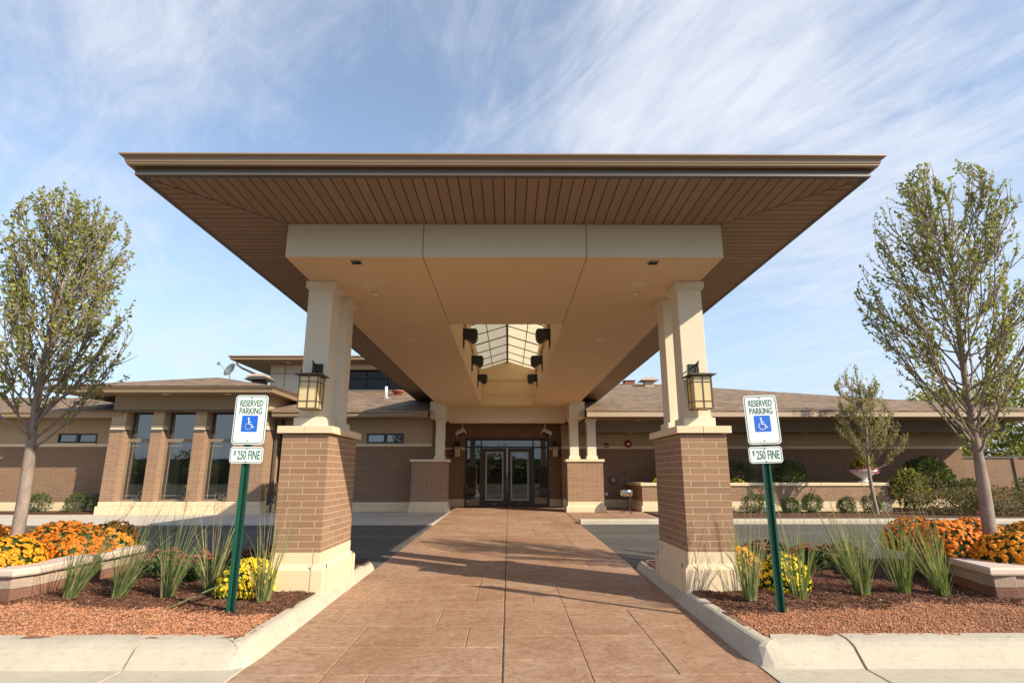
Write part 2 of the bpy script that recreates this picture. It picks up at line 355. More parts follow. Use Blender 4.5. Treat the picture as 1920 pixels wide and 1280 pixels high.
# ------------------------------------------------------------ ground
ys=[-600,-60,-15,0,21,60,900]
g=MB(); g.add([(x,y,gz(y)-.016) for y in ys for x in (-700,700)],[(2*i,2*i+1,2*i+3,2*i+2) for i in range(len(ys)-1)])
struct(g.obj('ground',M['lawn']))
def sheet(x0,x1,y0,y1,dz): 
    m_=MB(); yy=sorted({y0,y1}|({0} if y0<0<y1 else set())); 
    m_.add([(x,y,gz(y)+dz) for y in yy for x in (x0,x1)],[(2*i,2*i+1,2*i+3,2*i+2) for i in range(len(yy)-1)]); return m_
struct(sheet(-45,45,-14,3.72,-.004).obj('road',M['asphalt']))
lane=sheet(-45,-1.79,8.2,14.32,-.004); lane.add(*(lambda q:(q.v,q.f))(sheet(1.79,45,8.2,14.5,-.004))); struct(lane.obj('drive_lane',M['asphalt']))
def pan(x0,x1):
    m_=MB(); m_.poly([(x0,3.72,gz(4)+.004),(x1,3.72,gz(4)+.004),(x1,4.4,gz(4)+.008),(x0,4.4,gz(4)+.008)],.12); return m_
gp=MB()
for a,b in ((-30,-5.6),(-5.585,-2.61),(-2.595,-1.80),(1.80,2.50),(2.515,5.6),(5.615,30)):
    q=pan(a,b); gp.add(q.v,q.f)
struct(gp.obj('gutter_pan',M['concrete'],bevel=.004))
# stamped walkway: irregular ashlar slabs with open grooves
random.seed(11)
struct(sheet(-1.79,1.79,3.0,20.9,-.001).obj('walkway_bed',M['groove']))
mod=.298; nx=6; ny=60; tiles=[]
for side in (-1,1):
    occ=[[0]*ny for _ in range(nx)]
    for j in range(ny):
        for i in range(nx):
            if occ[i][j]: continue
            w_,h_=random.choice([(2,1),(3,2),(2,2),(4,2),(3,1),(1,1),(2,3),(3,2),(1,2),(4,2)])
            w_=min(w_,nx-i); h_=min(h_,ny-j)
            while any(occ[i+a][j] for a in range(w_)): w_-=1
            for a in range(w_):
                for b in range(h_): occ[i+a][j+b]=1
            x0,x1=i*mod,(i+w_)*mod; y0,y1=3.0+j*mod,3.0+(j+h_)*mod
            if side<0: x0,x1=-x1,-x0
            tiles.append((x0,x1,y0,y1))
wk=MB(); tn=[]; G=.0018
for x0,x1,y0,y1 in tiles:
    a=G if abs(x0)>.01 else .0045; b=G if abs(x1)>.01 else .0045
    h=random.uniform(-.001,.001)
    # slab with softened rim
    X0,X1,Y0,Y1=x0+a,x1-b,y0+G,y1-G; e=.007
    z=lambda y,d:gz(y)+.004+h-d
    wk.add([(X0,Y0,z(Y0,.0045)),(X1,Y0,z(Y0,.0045)),(X1,Y1,z(Y1,.0045)),(X0,Y1,z(Y1,.0045)),(X0+e,Y0+e,z(Y0,0)),(X1-e,Y0+e,z(Y0,0)),(X1-e,Y1-e,z(Y1,0)),(X0+e,Y1-e,z(Y1,0))],
      [(4,5,6,7),(0,1,5,4),(1,2,6,5),(2,3,7,6),(3,0,4,7)]); tn+=[random.random()]*5
struct(wk.obj('walkway',M['stamped'],tone=tn))
q=sheet(-.0042,.0042,3.0,20.8,.0005); struct(q.obj('centre_joint',plain('tar_joint',(.04,.03,.022),.9,.1,5)))
# stamped patio in front of the porch, right
wp=MB(); tn=[]
for i in range(4):
    for j in range(9):
        x0=1.80+i*.6; y0=15.12+j*.6; wp.box(x0+.004,x0+.596,y0+.004,y0+.596,gz(y0)-.05,gz(y0)+.012); tn+=[random.random()]*6
struct(wp.obj('patio',M['stamped'],tone=tn))
sw=MB()
for k in range(22):
    x1=-1.80-k*1.52; sw.box(x1-1.51,x1,14.34,17.62,gz(14.3)-.06,gz(16)+.012)
for k in range(6):
    x1=-1.80-k*1.0; sw.box(x1-.995,x1,17.63,20.9,gz(18)-.06,gz(18)+.010)
struct(sw.obj('sidewalk',M['sidewalk'],bevel=.006))
# kerb of the far lane edge, right
k=MB(); prof=[(0,-1.3),(0.02,-1.115),(.05,-1.098),(.42,-1.095),(.42,-1.3)]
k.sweep([(1.82,14.52),(30,14.52)][::1],prof); struct(k.obj('far_curb',M['concrete'],bevel=.006))
# beds beyond the lane
fb=MB(); fb.box(4.25,30,14.95,20.3,-1.4,-1.125); fb.box(-30,-12.4,17.65,18.85,-1.4,-1.12); struct(fb.obj('far_bed',M['mulch']))
# ---- front islands
for s in (-1,1):
    # curb path travelled so that 'left' is inward
    pts=[(s*30,4.28)]
    jx=[5.6,2.5]
    arc=[(1.97,4.28),(1.88,4.295),(1.81,4.34),(1.775,4.42),(1.765,4.55)]
    path=[(s*9,4.28),(s*5.6,4.28),(s*2.6,4.28)]+[(s*a,b) for a,b in arc]+[(s*1.765,6.2),(s*1.775,8.25),(s*1.82,8.42),(s*1.95,8.5),(s*9,8.62)]
    sc=[1,1,1,.95,.85,.68,.55,.5]+[.5,.5,.5,.5,.5]
    pr=[(-.02,-1.42),(0,-1.31),(.03,-1.285),(.12,-1.20),(.17,-1.178),(.22,-1.168),(.34,-1.165),(.34,-1.42)]
    if s>0: path=path; pr_=[(-o,z) for o,z in pr]
    # travel from +x to -x along front => inward (+y) is to the right for s>0
    else: pr_=pr
    if s<0: path=path
    c=MB()
    cuts=[(0,2),(1,3),(2,len(path))]
    pp=[]
    def run(a,b,pts_,scs):
        m_=MB(); q=[(-o,z) for o,z in pr] if s>0 else pr
        m_.sweep(pts_,q,scs); return m_
    segs=[([(s*9,4.28),(s*5.61,4.28)],[1,1]),([(s*5.595,4.28),(s*(2.62 if s<0 else 2.52),4.28)],[1,1]),
          ([(s*(2.60 if s<0 else 2.50),4.28)]+path[3:],[1]+sc[3:])]
    for p_,q_ in segs:
        m_=run(0,0,p_,q_); c.add(m_.v,m_.f)
    ob=struct(c.obj('curb',M['concrete'],smooth=False,bevel=.004))
    # bed surface
    bx=[1.90+i*.045 for i in range(116)]; by=[4.53+j*.045 for j in range(88)]
    def bz(x,y): 
        return -1.172+.03*noise.noise(Vector((x*2.2,y*2.2,s*3)))+.012*noise.noise(Vector((x*13,y*13,1)))+.02*min(1,max(0,(y-5.3)))
    def bound(x): return (5.62 if x>3.7 else 5.24+.15*(x-2)*1.35)+.06*math.sin(x*5+s)+.03*math.sin(x*13)
    mu=MB(); gr=MB(); idx={}
    for tgt,isg in ((mu,0),(gr,1)):
        vid={}
        for i in range(len(bx)-1):
            for j in range(len(by)-1):
                inside=(by[j]+.02<bound(bx[i]))
                if inside!=bool(isg): continue
                q=[]
                for a,b in ((i,j),(i+1,j),(i+1,j+1),(i,j+1)):
                    if (a,b) not in vid:
                        vid[(a,b)]=len(tgt.v); tgt.v.append((s*bx[a],by[b],bz(bx[a],by[b])))
                    q.append(vid[(a,b)])
                tgt.f.append(tuple(q if s>0 else q[::-1])); tgt.mi.append(0)
    struct(mu.obj('mulch_bed',M['mulch'],smooth=True)); struct(gr.obj('gravel_bed',M['gravelbase'],smooth=True))
    # loose stones and bark chips
    rs=np.random.RandomState(5+s)
    def scatter(n,fx,stone):
        V=[];F=[];MI=[]; k=0
        while k<n:
            x=rs.uniform(1.95,5.6); y=fx(x)
            if y is None: continue
            # keep clear of pier foot
            if 1.84<x<2.45 and 6.1<y<7.4: continue
            z=bz(x,y)
            if stone:
                r=rs.uniform(.004,.0105); ax=rs.uniform(.7,1.4,3)*r; yaw=rs.uniform(0,6.3); cs,sn=math.cos(yaw),math.sin(yaw)
                P=[(1,0,0),(0,1,0),(-1,0,0),(0,-1,0),(.2,.1,.8),(0,0,-1)]
                f=[(0,1,4),(1,2,4),(2,3,4),(3,0,4),(1,0,5),(2,1,5),(3,2,5),(0,3,5)]
                zc=z+r*.3
            else:
                ax=(rs.uniform(.010,.030),rs.uniform(.003,.008),rs.uniform(.002,.005)); yaw=rs.uniform(0,6.3); cs,sn=math.cos(yaw),math.sin(yaw)
                P=[(1,-.8,0),(1,1,.2),(-1,1,0),(-1,-1,.3),(.8,0,1.2),(-.8,0,1.2)]; f=[(0,1,4),(1,2,5,4),(2,3,5),(3,0,4,5)]
                zc=z+.003
            o=len(V); ti=rs.uniform(-.5,.5)
            for p in P:
                a,b,c_=p[0]*ax[0],p[1]*ax[1],p[2]*ax[2]
                V.append((s*(x+a*cs-b*sn),y+a*sn+b*cs,zc+c_+a*ti))
            F+=[tuple(i+o for i in (q if s>0 else q[::-1])) for q in f]; MI+=[int(rs.randint(0,2))]*len(f); k+=1
        m_=MB(); m_.v=V; m_.f=F; m_.mi=MI; return m_
    def fy_stone(x):
        y=rs.uniform(4.58,bound(x)+.03); return y
    st=scatter(11000,fy_stone,True); tag(st.obj('gravel',[M['gravel'],M['gravel2']]),'crushed red-brown landscaping stone in the strip behind the '+('left' if s<0 else 'right')+' kerb','gravel',kind='stuff')
    def fy_chip(x):
        y=bound(x)-.05+abs(rs.normal(0,.75))
        if y>8.3: return None
        return y
    st=scatter(7500,fy_chip,False); tag(st.obj('bark_mulch',[M['chips'],M['mulch']]),'dark shredded bark mulch around the grasses of the '+('left' if s<0 else 'right')+' bed','mulch',kind='stuff')
rs=np.random.RandomState(77); V=[];F=[];MI=[]
def lf(P,Dr,size):
    Dr=Dr/np.linalg.norm(Dr); sd=np.cross(Dr,[0,0,1.0]); o=len(V); P=np.array(P)
    V.extend([tuple(P),tuple(P+Dr*size*.45+sd*size*.3+np.array([0,0,.006])),tuple(P+Dr*size),tuple(P+Dr*size*.45-sd*size*.3+np.array([0,0,.004]))]); F.append((o,o+1,o+2,o+3))
for k_ in range(260):
    sg=rs.choice([-1,1]); x=rs.uniform(1.95,5.5); y=min(8.2,4.75+abs(rs.normal(0,1.1))); a=rs.uniform(0,6.28)
    if x<2.5 and 6<y<7.5: continue
    lf((sg*x,y,-1.135+.02*min(1,max(0,y-5.3))),np.array([math.cos(a),math.sin(a),rs.uniform(-.15,.25)]),rs.uniform(.02,.045))
for k_ in range(26):
    x=rs.uniform(-1.7,1.7); y=rs.uniform(4.2,14); a=rs.uniform(0,6.28); lf((x,y,gz(y)+.008),np.array([math.cos(a),math.sin(a),.1]),rs.uniform(.02,.04))
m=MB(); m.v=V; m.f=F; m.mi=[int(rs.randint(2)) for _ in F]; tag(m.obj('leaf_litter',[plain('dry_leaf_brown',(.26,.15,.07),.8,.4,30),plain('dry_leaf_tan',(.40,.30,.13),.8,.4,30)]),'scattered dry brown leaves fallen on the beds and walkway','leaves',kind='stuff')
# ------------------------------------------------------------ raised planters of the islands
def planter(path,label,s):
    t=thing('raised_planter',label,'planter',(path[1][0],path[1][1],-1.19),'block planters in the islands')
    random.seed(7+s)
    for rows,mt,nm in (((-1.30,-1.17,.0),'blocktan','footing_course'),((-1.172,-1.066,.0),'blockred','red_course'),((-1.066,-.955,.0),'blocktan','tan_course')):
        m_=MB(); P=[Vector(p) for p in path]
        for a,b in zip(P[:-1],P[1:]):
            L_=(b-a).length; n_=max(1,round(L_/.36)); d=(b-a)/n_; dn=d.normalized(); inn=Vector((-dn.y,dn.x))*(1 if s<0 else -1)
            for k_ in range(n_):
                j=random.uniform(-.006,.006); off=inn*j; out=.012 if nm=='footing_course' else 0
                p0=a+d*k_+dn*.003+off-inn*out; p1=a+d*(k_+1)-dn*.003+off-inn*out; q1=p1+inn*.2; q0=p0+inn*.2
                z0,z1=rows[0]+.0015,rows[1]-.0015
                c=[p0,p1,q1,q0] if s<0 else [p1,p0,q0,q1]
                m_.add([(p.x,p.y,z0) for p in c]+[(p.x,p.y,z1) for p in c],[(0,3,2,1),(4,5,6,7),(0,1,5,4),(1,2,6,5),(2,3,7,6),(3,0,4,7)])
        m_.obj(nm,M[mt],t,bevel=.007)
    m_=MB(); pr=[(-.035,-.953),(-.045,-.935),(-.045,-.895),(-.03,-.878),(.23,-.875),(.23,-.953)]
    P=[Vector(p) for p in path]; q=pr if s<0 else [(-o,z) for o,z in pr]
    m_.sweep(path,q); m_.obj('cap',M['capstone'],t,bevel=.004)
    jm=MB()
    m_=MB(); m_.poly([(p[0]+(-.1 if s<0 else .1),p[1]+(.1 if i<len(path)/2 else -.1),-.90) for i,p in enumerate(path)]); m_.obj('soil',M['mulch'],t)
pl=[(-9,5.79),(-4.70,5.79),(-4.615,5.95),(-4.60,7.6),(-4.85,8.05),(-9,8.05)]
prt=[(9,5.79),(4.72,5.79),(4.80,6.25),(5.06,7.4),(5.4,8.05),(9,8.05)]
planter(pl,'low block planter holding the golden mums and leaning street tree left of the drive',-1)
planter(prt,'low block planter holding the deep orange mums right of the drive',1)
# ------------------------------------------------------------ canopy
Xi,Xo=1.90,2.40; Yf=6.168; Yb=7.295; ZB=2.2; ZS=2.568
cp=thing('entrance_canopy','wide flat brown and beige porte-cochere roof over the walkway','canopy',(0,6.2,-1.2))
# beam shell and ceiling (ceiling at 2.2 with the skylight opening x +-.862, y 8.22..18.47)
W=2.284; F0=5.515; B0=19.2; ox=.862; oy0=8.22; oy1=18.47
m=MB(); T=.36
m.box(-W,W,F0,F0+.14,ZB+.002,ZS-.002)
m.box(-W,-W+.12,F0+.14,B0,ZB+.002,ZS-.002); m.box(W-.12,W,F0+.14,B0,ZB+.002,ZS-.002)
m.obj('fascia_beam',M['column'],cp)
m=MB(); c0=ZB; V0=W-.003
m.poly([(-V0,F0+.003,c0),(V0,F0+.003,c0),(V0,oy0,c0),(-V0,oy0,c0)],.05,(0,0,1))
m.poly([(-V0,oy0,c0),(-ox,oy0,c0),(-ox,oy1,c0),(-V0,oy1,c0)],.05,(0,0,1)); m.poly([(ox,oy0,c0),(V0,oy0,c0),(V0,oy1,c0),(ox,oy1,c0)],.05,(0,0,1))
m.poly([(-V0,oy1,c0),(V0,oy1,c0),(V0,B0,c0),(-V0,B0,c0)],.05,(0,0,1))
m.obj('ceiling',M['stucco'],cp); c0=ZB+.0505
for x in (-.855,.855):
    m=MB(); m.box(x-.0035,x+.0035,F0-.002,F0+.01,ZB-.002,ZS-.004); m.box(x-.0035,x+.0035,F0-.002,oy0-.002,ZB-.002,ZB+.02); m.obj('expansion_joint',M['groove'],cp)
# well walls
m=MB(); zt=3.42
m.box(-ox-.1,-ox,oy0-.1,oy1+.1,c0,3.40); m.box(ox,ox+.1,oy0-.1,oy1+.1,c0,3.40); m.box(-ox,ox,oy0-.1,oy0-.001,c0+.001,3.40)
m.box(-ox,ox,oy1+.001,oy1+.1,c0+.001,2.50)
m.poly([(-ox,oy1+.06,2.5),(ox,oy1+.06,2.5),(ox,oy1+.06,3.46),(0,oy1+.06,3.72),(-ox,oy1+.06,3.46)],.08,(0,1,0))
m.poly([(-ox,oy0-.1,3.40),(0,oy0-.1,3.66),(ox,oy0-.1,3.40)],.08,(0,1,0))
m.box(-ox,ox,oy1+.03,oy1+.058,3.04,3.46)
m.obj('light_well',M['stucco'],cp)
m=MB()
for s in (-1,1): m.box(min(s*(ox-.05),s*ox),max(s*(ox-.05),s*ox),oy0,oy1,2.92,2.97)
m.obj('ledge',M['stucco'],cp)
sk=MB(); zl,zr=3.42,3.70
sk.poly([(-.95,oy0-.15,zl-.02),(0,oy0-.15,zr),(0,oy1+.2,zr),(-.95,oy1+.2,zl-.02)],.02); sk.poly([(0,oy0-.15,zr),(.95,oy0-.15,zl-.02),(.95,oy1+.2,zl-.02),(0,oy1+.2,zr)],.02)
sk=sk.obj('skylight',M['skypanel'],cp)
fm=MB()
fm.box(-.028,.028,oy0,oy1+.05,zr-.085,zr-.022)
for s in (-1,1):
    y=oy0+.4
    while y<oy1:
        p=[(0,y-.009,zr-.025),(0,y+.009,zr-.025),(s*.90,y+.009,zl-.03),(s*.90,y-.009,zl-.03)]; fm.poly(p,.025); y+=1.04
    xm=s*.50; zm=zr-.30*.50/.95; fm.box(xm-.009,xm+.009,oy0,oy1,zm-.045,zm-.02)
fm.obj('glazing_bar',plain('brown_bars',(.12,.085,.055),.5,.1,4),sk)
# soffit boards (mitred corners)
SX=3.235; SY=4.53; BK=20.3
m=MB(); m.poly([(-SX,SY,ZS),(SX,SY,ZS),(W-.01,F0+.01,ZS),(-W+.01,F0+.01,ZS)][::-1],.02,(0,0,1)); m.obj('soffit',M['soffit'],cp,uvs='x')
for s in (-1,1):
    m=MB(); m.poly([(s*SX,SY,ZS+.0005),(s*SX,BK,ZS+.0005),(s*(W-.01),BK,ZS+.0005),(s*(W-.01),F0+.01,ZS+.0005)],.02,(0,0,1)); m.obj('soffit',M['soffit'],cp,uvs='y')
hw=.006
for s in (-1,1):
    m=MB(); m.poly([(s*(SX-.0),SY+hw*1.4,ZS-.003),(s*(SX-hw*1.4),SY,ZS-.003),(s*(W-hw*1.4),F0-.0,ZS-.003),(s*W,F0+hw*1.4,ZS-.003)],.003,(0,0,1))
    m.obj('mitre_joint',M['frieze'],cp)
# frieze, gutter, roof
pth=[(-SX-.02,BK),(-SX-.02,SY-.02),(SX+.02,SY-.02),(SX+.02,BK)]
m=MB(); m.sweep(pth,[(0,ZS-.004),(0,ZS+.044),(.05,ZS+.044),(.05,ZS-.004)]); m.obj('frieze_board',M['frieze'],cp,bevel=.003)
m=MB(); m.sweep(pth,[(.02,ZS+.045),(.02,2.71),(.05,2.71),(.05,ZS+.045)]); m.obj('fascia_board',M['gutter'],cp)
m=MB(); gpf=[(-.02,2.634),(-.045,2.636),(-.052,2.646),(-.052,2.652),(-.06,2.662),(-.066,2.690),(-.082,2.706),(-.098,2.712),(-.098,2.724),(-.09,2.724),(-.09,2.716),(.0,2.72),(.02,2.66)]
m.sweep(pth,gpf); m.obj('gutter',M['gutter'],cp)
m=MB(); RZ=2.725; ri=.24
e=SX+.03; y0=SY-.03; apx=y0+e; zr_=RZ+ri*e
yk=27.5
m.poly([(-e,y0,RZ),(e,y0,RZ),(0,apx,zr_)],.03)
m.poly([(e,y0,RZ),(e,yk,RZ),(.93,yk,RZ+ri*(e-.93)),(.93,oy0-.1,RZ+ri*(e-.93)),(0,apx-.0,zr_)][:4]+[(.93,apx-.93,RZ+ri*(e-.93))],.03)
m.poly([(-e,yk,RZ),(-e,y0,RZ),(-.93,apx-.93,RZ+ri*(e-.93)),(-.93,yk,RZ+ri*(e-.93))],.03)
m.poly([(0,apx,zr_),(-.93,apx-.93,RZ+ri*(e-.93)),(-.93,oy0-.12,RZ+ri*(e-.93)),(0,oy0-.12,zr_)],.03); m.poly([(.93,apx-.93,RZ+ri*(e-.93)),(0,apx,zr_),(0,oy0-.12,zr_),(.93,oy0-.12,RZ+ri*(e-.93))],.03)
m.poly([(-.93,oy1+.15,RZ+ri*(e-.93)),(0,oy1+.15,zr_),(0,yk,zr_),(-.93,yk,RZ+ri*(e-.93))],.03); m.poly([(0,oy1+.15,zr_),(.93,oy1+.15,RZ+ri*(e-.93)),(.93,yk,RZ+ri*(e-.93)),(0,yk,zr_)],.03)
m.obj('roof',M['shingle'],cp)
# end blocks and header over the entrance
m=MB()
for s in (-1,1): m.box(*sorted((s*1.97,s*2.45)),17.9,19.19,1.742,2.26)
m.box(-1.969,1.969,19.2,19.5,1.70,2.199)
m.obj('header_beam',M['column'],cp)
# columns: two per front pier, and those of the rear pedestals
def column(x0,x1,y0,y1,zb,zt,nm='column'):
    m=MB(); m.box(x0,x1,y0,y1,zb,zt); ob=m.obj(nm,M['column'],cp,bevel=.006)
    m=MB(); m.box(x0-.03,x1+.03,y0-.03,y1+.03,zt-.085,zt-.001); m.box(x0-.015,x1+.015,y0-.015,y1+.015,zt-.10,zt-.084); m.obj('capital',M['column'],ob,bevel=.006)
    m=MB(); m.box(x0-.035,x1+.035,y0-.035,y1+.035,zb+.001,zb+.10); m.box(x0-.012,x1+.012,y0-.012,y1+.012,zb+.1,zb+.112); m.obj('plinth',M['column'],ob,bevel=.006)
for s in (-1,1):
    for yy in (6.28,6.905): column(*sorted((s*2.01,s*2.292)),yy,yy+.282,.508,ZB)
column(-2.30,-2.02,18.3,18.58,.46,1.742); column(2.0,2.28,18.3,18.58,.46,1.742); column(2.56,2.84,18.3,18.58,.46,1.742)
# brick piers
def pier(x0,x1,y0,y1,zc0,zc1,zb,zg,label,mat,grp):
    t=thing('brick_pier',label,'pier',((x0+x1)/2,(y0+y1)/2,zg),grp)
    m=MB(); m.box(x0,x1,y0,y1,zb,zc0-.012); m.box(x0+.03,x1-.03,y0+.03,y1-.03,zc0-.012,zc0); m.obj('brick_shaft',mat,t,bevel=.002)
    m=MB(); o=.047; xm=(x0+x1)/2-.01
    ym=(y0+y1)/2
    for a,b,c,d in (((x0-o),xm-.002,y0-o,ym-.002),(xm+.002,x1+o,y0-o,ym-.002),(x0-o,xm-.002,ym+.002,y1+o),(xm+.002,x1+o,ym+.002,y1+o)): m.box(a,b,c,d,zc0,zc1)
    m.obj('cap',M['stone'],t,bevel=.004)
    m=MB(); z1=zb-.115; z2=zb-.165; o=.055
    c=lambda e,z:[(x0-e,y0-e,z),(x1+e,y0-e,z),(x1+e,y1+e,z),(x0-e,y1+e,z)]
    rings=c(.004,zb-.0005)+c(.004,z1)+c(o,z2)+c(o,zg-.25)
    fs=[(3,2,1,0)[::-1]]+[(a*4+i,(a+1)*4+i,(a+1)*4+(i+1)%4,a*4+(i+1)%4) for a in range(3) for i in range(4)]
    m.add(rings,fs)
    m.obj('stone_base',M['stone'],t,bevel=.003)
    jx=x1-.07 if x0<0 else x0+.07
    for x in ([jx] if y1-y0>.8 else [x0+.12,x1-.12]):
        m=MB(); m.box(x-.002,x+.002,y0-.0065,y0+.01,z1,zb-.002); m.box(x-.002,x+.002,y0-o-.002,y0-o+.01,zg-.02,z1); m.obj('stone_joint',M['groove'],t)
    for y in (y0+.07,y1-.07):
        xx,sg=(x1,1) if x0<0 else (x0,-1)
        m=MB(); m.box(*sorted((xx+sg*.0065,xx-sg*.01)),y-.002,y+.002,z1,zb-.002); m.box(*sorted((xx+sg*(o+.002),xx+sg*(o-.01))),y-.002,y+.002,zg-.02,z1); m.obj('stone_joint',M['groove'],t)
    return t
GP='brick piers under the canopy columns'
pier(-Xo,-Xi,Yf,Yb,.432,.508,-.784,-1.18,'tall front brick pier left of the walkway beside the yellow mum','' or M['brick'],GP)
pier(Xi,Xo,Yf,Yb,.432,.508,-.784,-1.18,'tall front brick pier right of the walkway with grass shadows on its base',M['brick'],GP)
pier(-3.02,-1.89,18.2,18.72,.385,.462,-.83,-1.17,'shaded brick pedestal left of the entrance carrying one column',M['brick'],GP)
pier(1.89,3.02,18.2,18.72,.385,.462,-.83,-1.17,'sunlit brick pedestal right of the entrance carrying two columns',M['brick'],GP)
# ------------------------------------------------------------ lamps and devices hung from the canopy
def downlight(x,y,z,r,label,first=[None]):
    if first[0] is None or first[0][1]!=r:
        t=thing('ceiling_light',label,'ceiling light',(x,y,z),'round recessed ceiling lights')
        m=MB(); m.lathe((x,y,z),[(r*.74,-.001),(r*.78,-.007),(r,-.006),(r*1.02,0),(r*1.02,.002)],28); m.obj('trim_ring',M['lightcan'],t,smooth=True)
        m=MB(); m.lathe((x,y,z),[(.001,-.0045),(r*.5,-.0042),(r*.75,-.003),(r*.75,.002)],28); m.obj('lens',M['lens'],t,smooth=True)
        first[0]=(t,r); return t
    return copy_thing(first[0][0],(x,y,z),label)
ordn=['nearest','second','third','fourth']
for i,y in enumerate((6.38,9.2,12.05,14.9)):
    downlight(-1.60,y,ZB,.083,f'{ordn[i]} round recessed light on the left side of the canopy ceiling')
    downlight(1.59,y,ZB,.083,f'{ordn[i]} round recessed light on the right side of the canopy ceiling')
sp0=None
for i,y in enumerate((6.70,10.6,14.0)):
    for s,nm in ((-1,'left'),(1,'right')):
        lab=f'{ordn[i]} small white sprinkler head on the {nm} side of the canopy ceiling'
        if sp0 is None:
            sp0=thing('sprinkler_head',lab,'sprinkler',(s*1.62,y,ZB),'fire sprinklers under the canopy')
            m=MB(); m.lathe((s*1.62,y,ZB),[(.02,-.035),(.034,-.028),(.036,-.014),(.03,0),(.03,.002)],16); m.obj('escutcheon',M['white'],sp0,smooth=True)
            m=MB(); m.lathe((s*1.62,y,ZB),[(.008,-.052),(.014,-.048),(.012,-.034)],10); m.obj('deflector',M['steel'],sp0,smooth=True)
        else: copy_thing(sp0,(s*1.62,y,ZB),lab)
for s,nm in ((-1,'left'),(1,'right')):
    t=thing('ceiling_vent',f'small dark rectangular louvre in the canopy underside, {nm} front','vent',(s*1.58,5.66,ZB),'small vents in the canopy underside')
    m=MB(); x=s*1.58; m.box(x-.055,x+.055,5.60,5.70,ZB-.012,ZB+.002); m.obj('frame',M['grey'],t,bevel=.003)
    m=MB()
    for k_ in range(4): m.box(x-.045,x+.045,5.613+k_*.022,5.621+k_*.022,ZB-.018,ZB-.012)
    m.obj('louvre',M['dark_bronze'],t)
def flood(x,y,z,s,label,src=[None,None]):
    t=thing('flood_light',label,'floodlight',(x,y,z),'black floodlights in the skylight well')
    bx_=sorted((x-s*.0,x+s*.16))
    m=MB(); m.poly([(x+a,y-.14,z+b) for a,b in ([(-.13*1,.11),(.17*1,.11),(.165,-.03),(.13,-.10),(.06,-.125),(-.02,-.06),(-.13,-.02)] if s>0 else [(.13,.11),(.13,-.02),(.02,-.06),(-.06,-.125),(-.13,-.10),(-.165,-.03),(-.17,.11)])],.28,(0,1,0)); m.obj('housing',M['black'],t,bevel=.012)
    m=MB(); m.box(x-.15,x+.15,y-.15,y+.15,z+.105,z+.135); m.obj('hood',M['black'],t,bevel=.006)
    m=MB(); m.box(*sorted((x-s*.09,x-s*.14)),y-.03,y+.03,z-.22,z+.02); m.obj('bracket',M['black'],t)
for i,(yy,z_) in enumerate(((10.9,2.66),(13.5,2.66),(16.1,2.66))):
    for s,nm in ((-1,'left'),(1,'right')):
        flood(s*.745,yy,z_,-s,f'black floodlight {("nearest the camera","in the middle","farthest back")[i]} on the {nm} wall of the skylight well')
# wall lanterns
LB=plain('aged_brass',(.085,.062,.038),.45,.15,8)
def lantern(x,y,z,label,sc=1,s=1):
    t=thing('wall_lantern',label,'lantern',(x,y,z),'craftsman wall lanterns')
    q=lambda v_:v_*sc
    def bx(m,a,b,c,d,e_,f_): m.box(x+q(a),x+q(b),y+q(c),y+q(d),z+q(e_),z+q(f_))
    yc=-.16
    m=MB(); bx(m,-.06,.06,-.012,.0,.20,.36); m.obj('back_plate',M['black'],t,bevel=.003)
    m=MB(); m.tube([(x,y,z+q(.33)),(x,y-q(.06),z+q(.335)),(x,y-q(.15),z+q(.345)),(x,y-q(.19),z+q(.355))],q(.009),8); m.tube([(x,y-q(.16),z+q(.345)),(x,y-q(.16),z+q(.225))],q(.008),8); m.tube([(x,y,z+q(.24)),(x,y-q(.07),z+q(.29)),(x,y-q(.13),z+q(.335))],q(.007),8); m.obj('arm',M['dark_bronze'],t,smooth=True)
    m=MB(); h=.145; c=[(-h,yc-h),(h,yc-h),(h,yc+h),(-h,yc+h)]; h2=.05; c2=[(-h2,yc-h2),(h2,yc-h2),(h2,yc+h2),(-h2,yc+h2)]
    V=[(x+q(a),y+q(b),z+q(.192)) for a,b in c]+[(x+q(a),y+q(b),z+q(.203)) for a,b in c]+[(x+q(a),y+q(b),z+q(.225)) for a,b in c2]
    m.add(V,[(0,3,2,1)]+[(i,(i+1)%4,4+(i+1)%4,4+i) for i in range(4)]+[(4+i,4+(i+1)%4,8+(i+1)%4,8+i) for i in range(4)]+[(8,9,10,11)]); m.obj('lamp_roof',LB,t)
    w_=.098; z0,z1=-.17,.19
    m=MB()
    for a in (-w_,w_):
        for b in (-w_,w_): bx(m,a-.0055,a+.0055,yc+b-.0055,yc+b+.0055,z0,z1)
    for zz_ in (z0,-.095,.115,z1-.014):
        for sg in (-1,1):
            bx(m,-w_+.0056,w_-.0056,yc+sg*w_-.005,yc+sg*w_+.005,zz_,zz_+.008); bx(m,sg*w_-.005,sg*w_+.005,yc-w_+.0056,yc+w_-.0056,zz_,zz_+.008)
    for sg in (-1,1):
        bx(m,.0,.008,yc+sg*(w_+.0005)-.0055,yc+sg*(w_+.0005)+.0055,z0+.0101,z1-.0141); bx(m,sg*(w_+.0005)-.0055,sg*(w_+.0005)+.0055,yc-.004,yc+.004,z0+.0101,z1-.0141)
    m.obj('lamp_frame',LB,t)
    m=MB(); g_=w_-.003
    for sg in (-1,1):
        bx(m,-g_,g_,yc+sg*g_-.0015,yc+sg*g_+.0015,z0+.004,z1-.006); bx(m,sg*g_-.0015,sg*g_+.0015,yc-g_+.002,yc+g_-.002,z0+.004,z1-.006)
    m.obj('lamp_glass',M['amber'],t)
    return t
lantern(-2.115,6.28,.855,'amber glass lantern on the front column left of the walkway')
lantern(2.135,6.28,.855,'amber glass lantern on the front column right of the walkway')
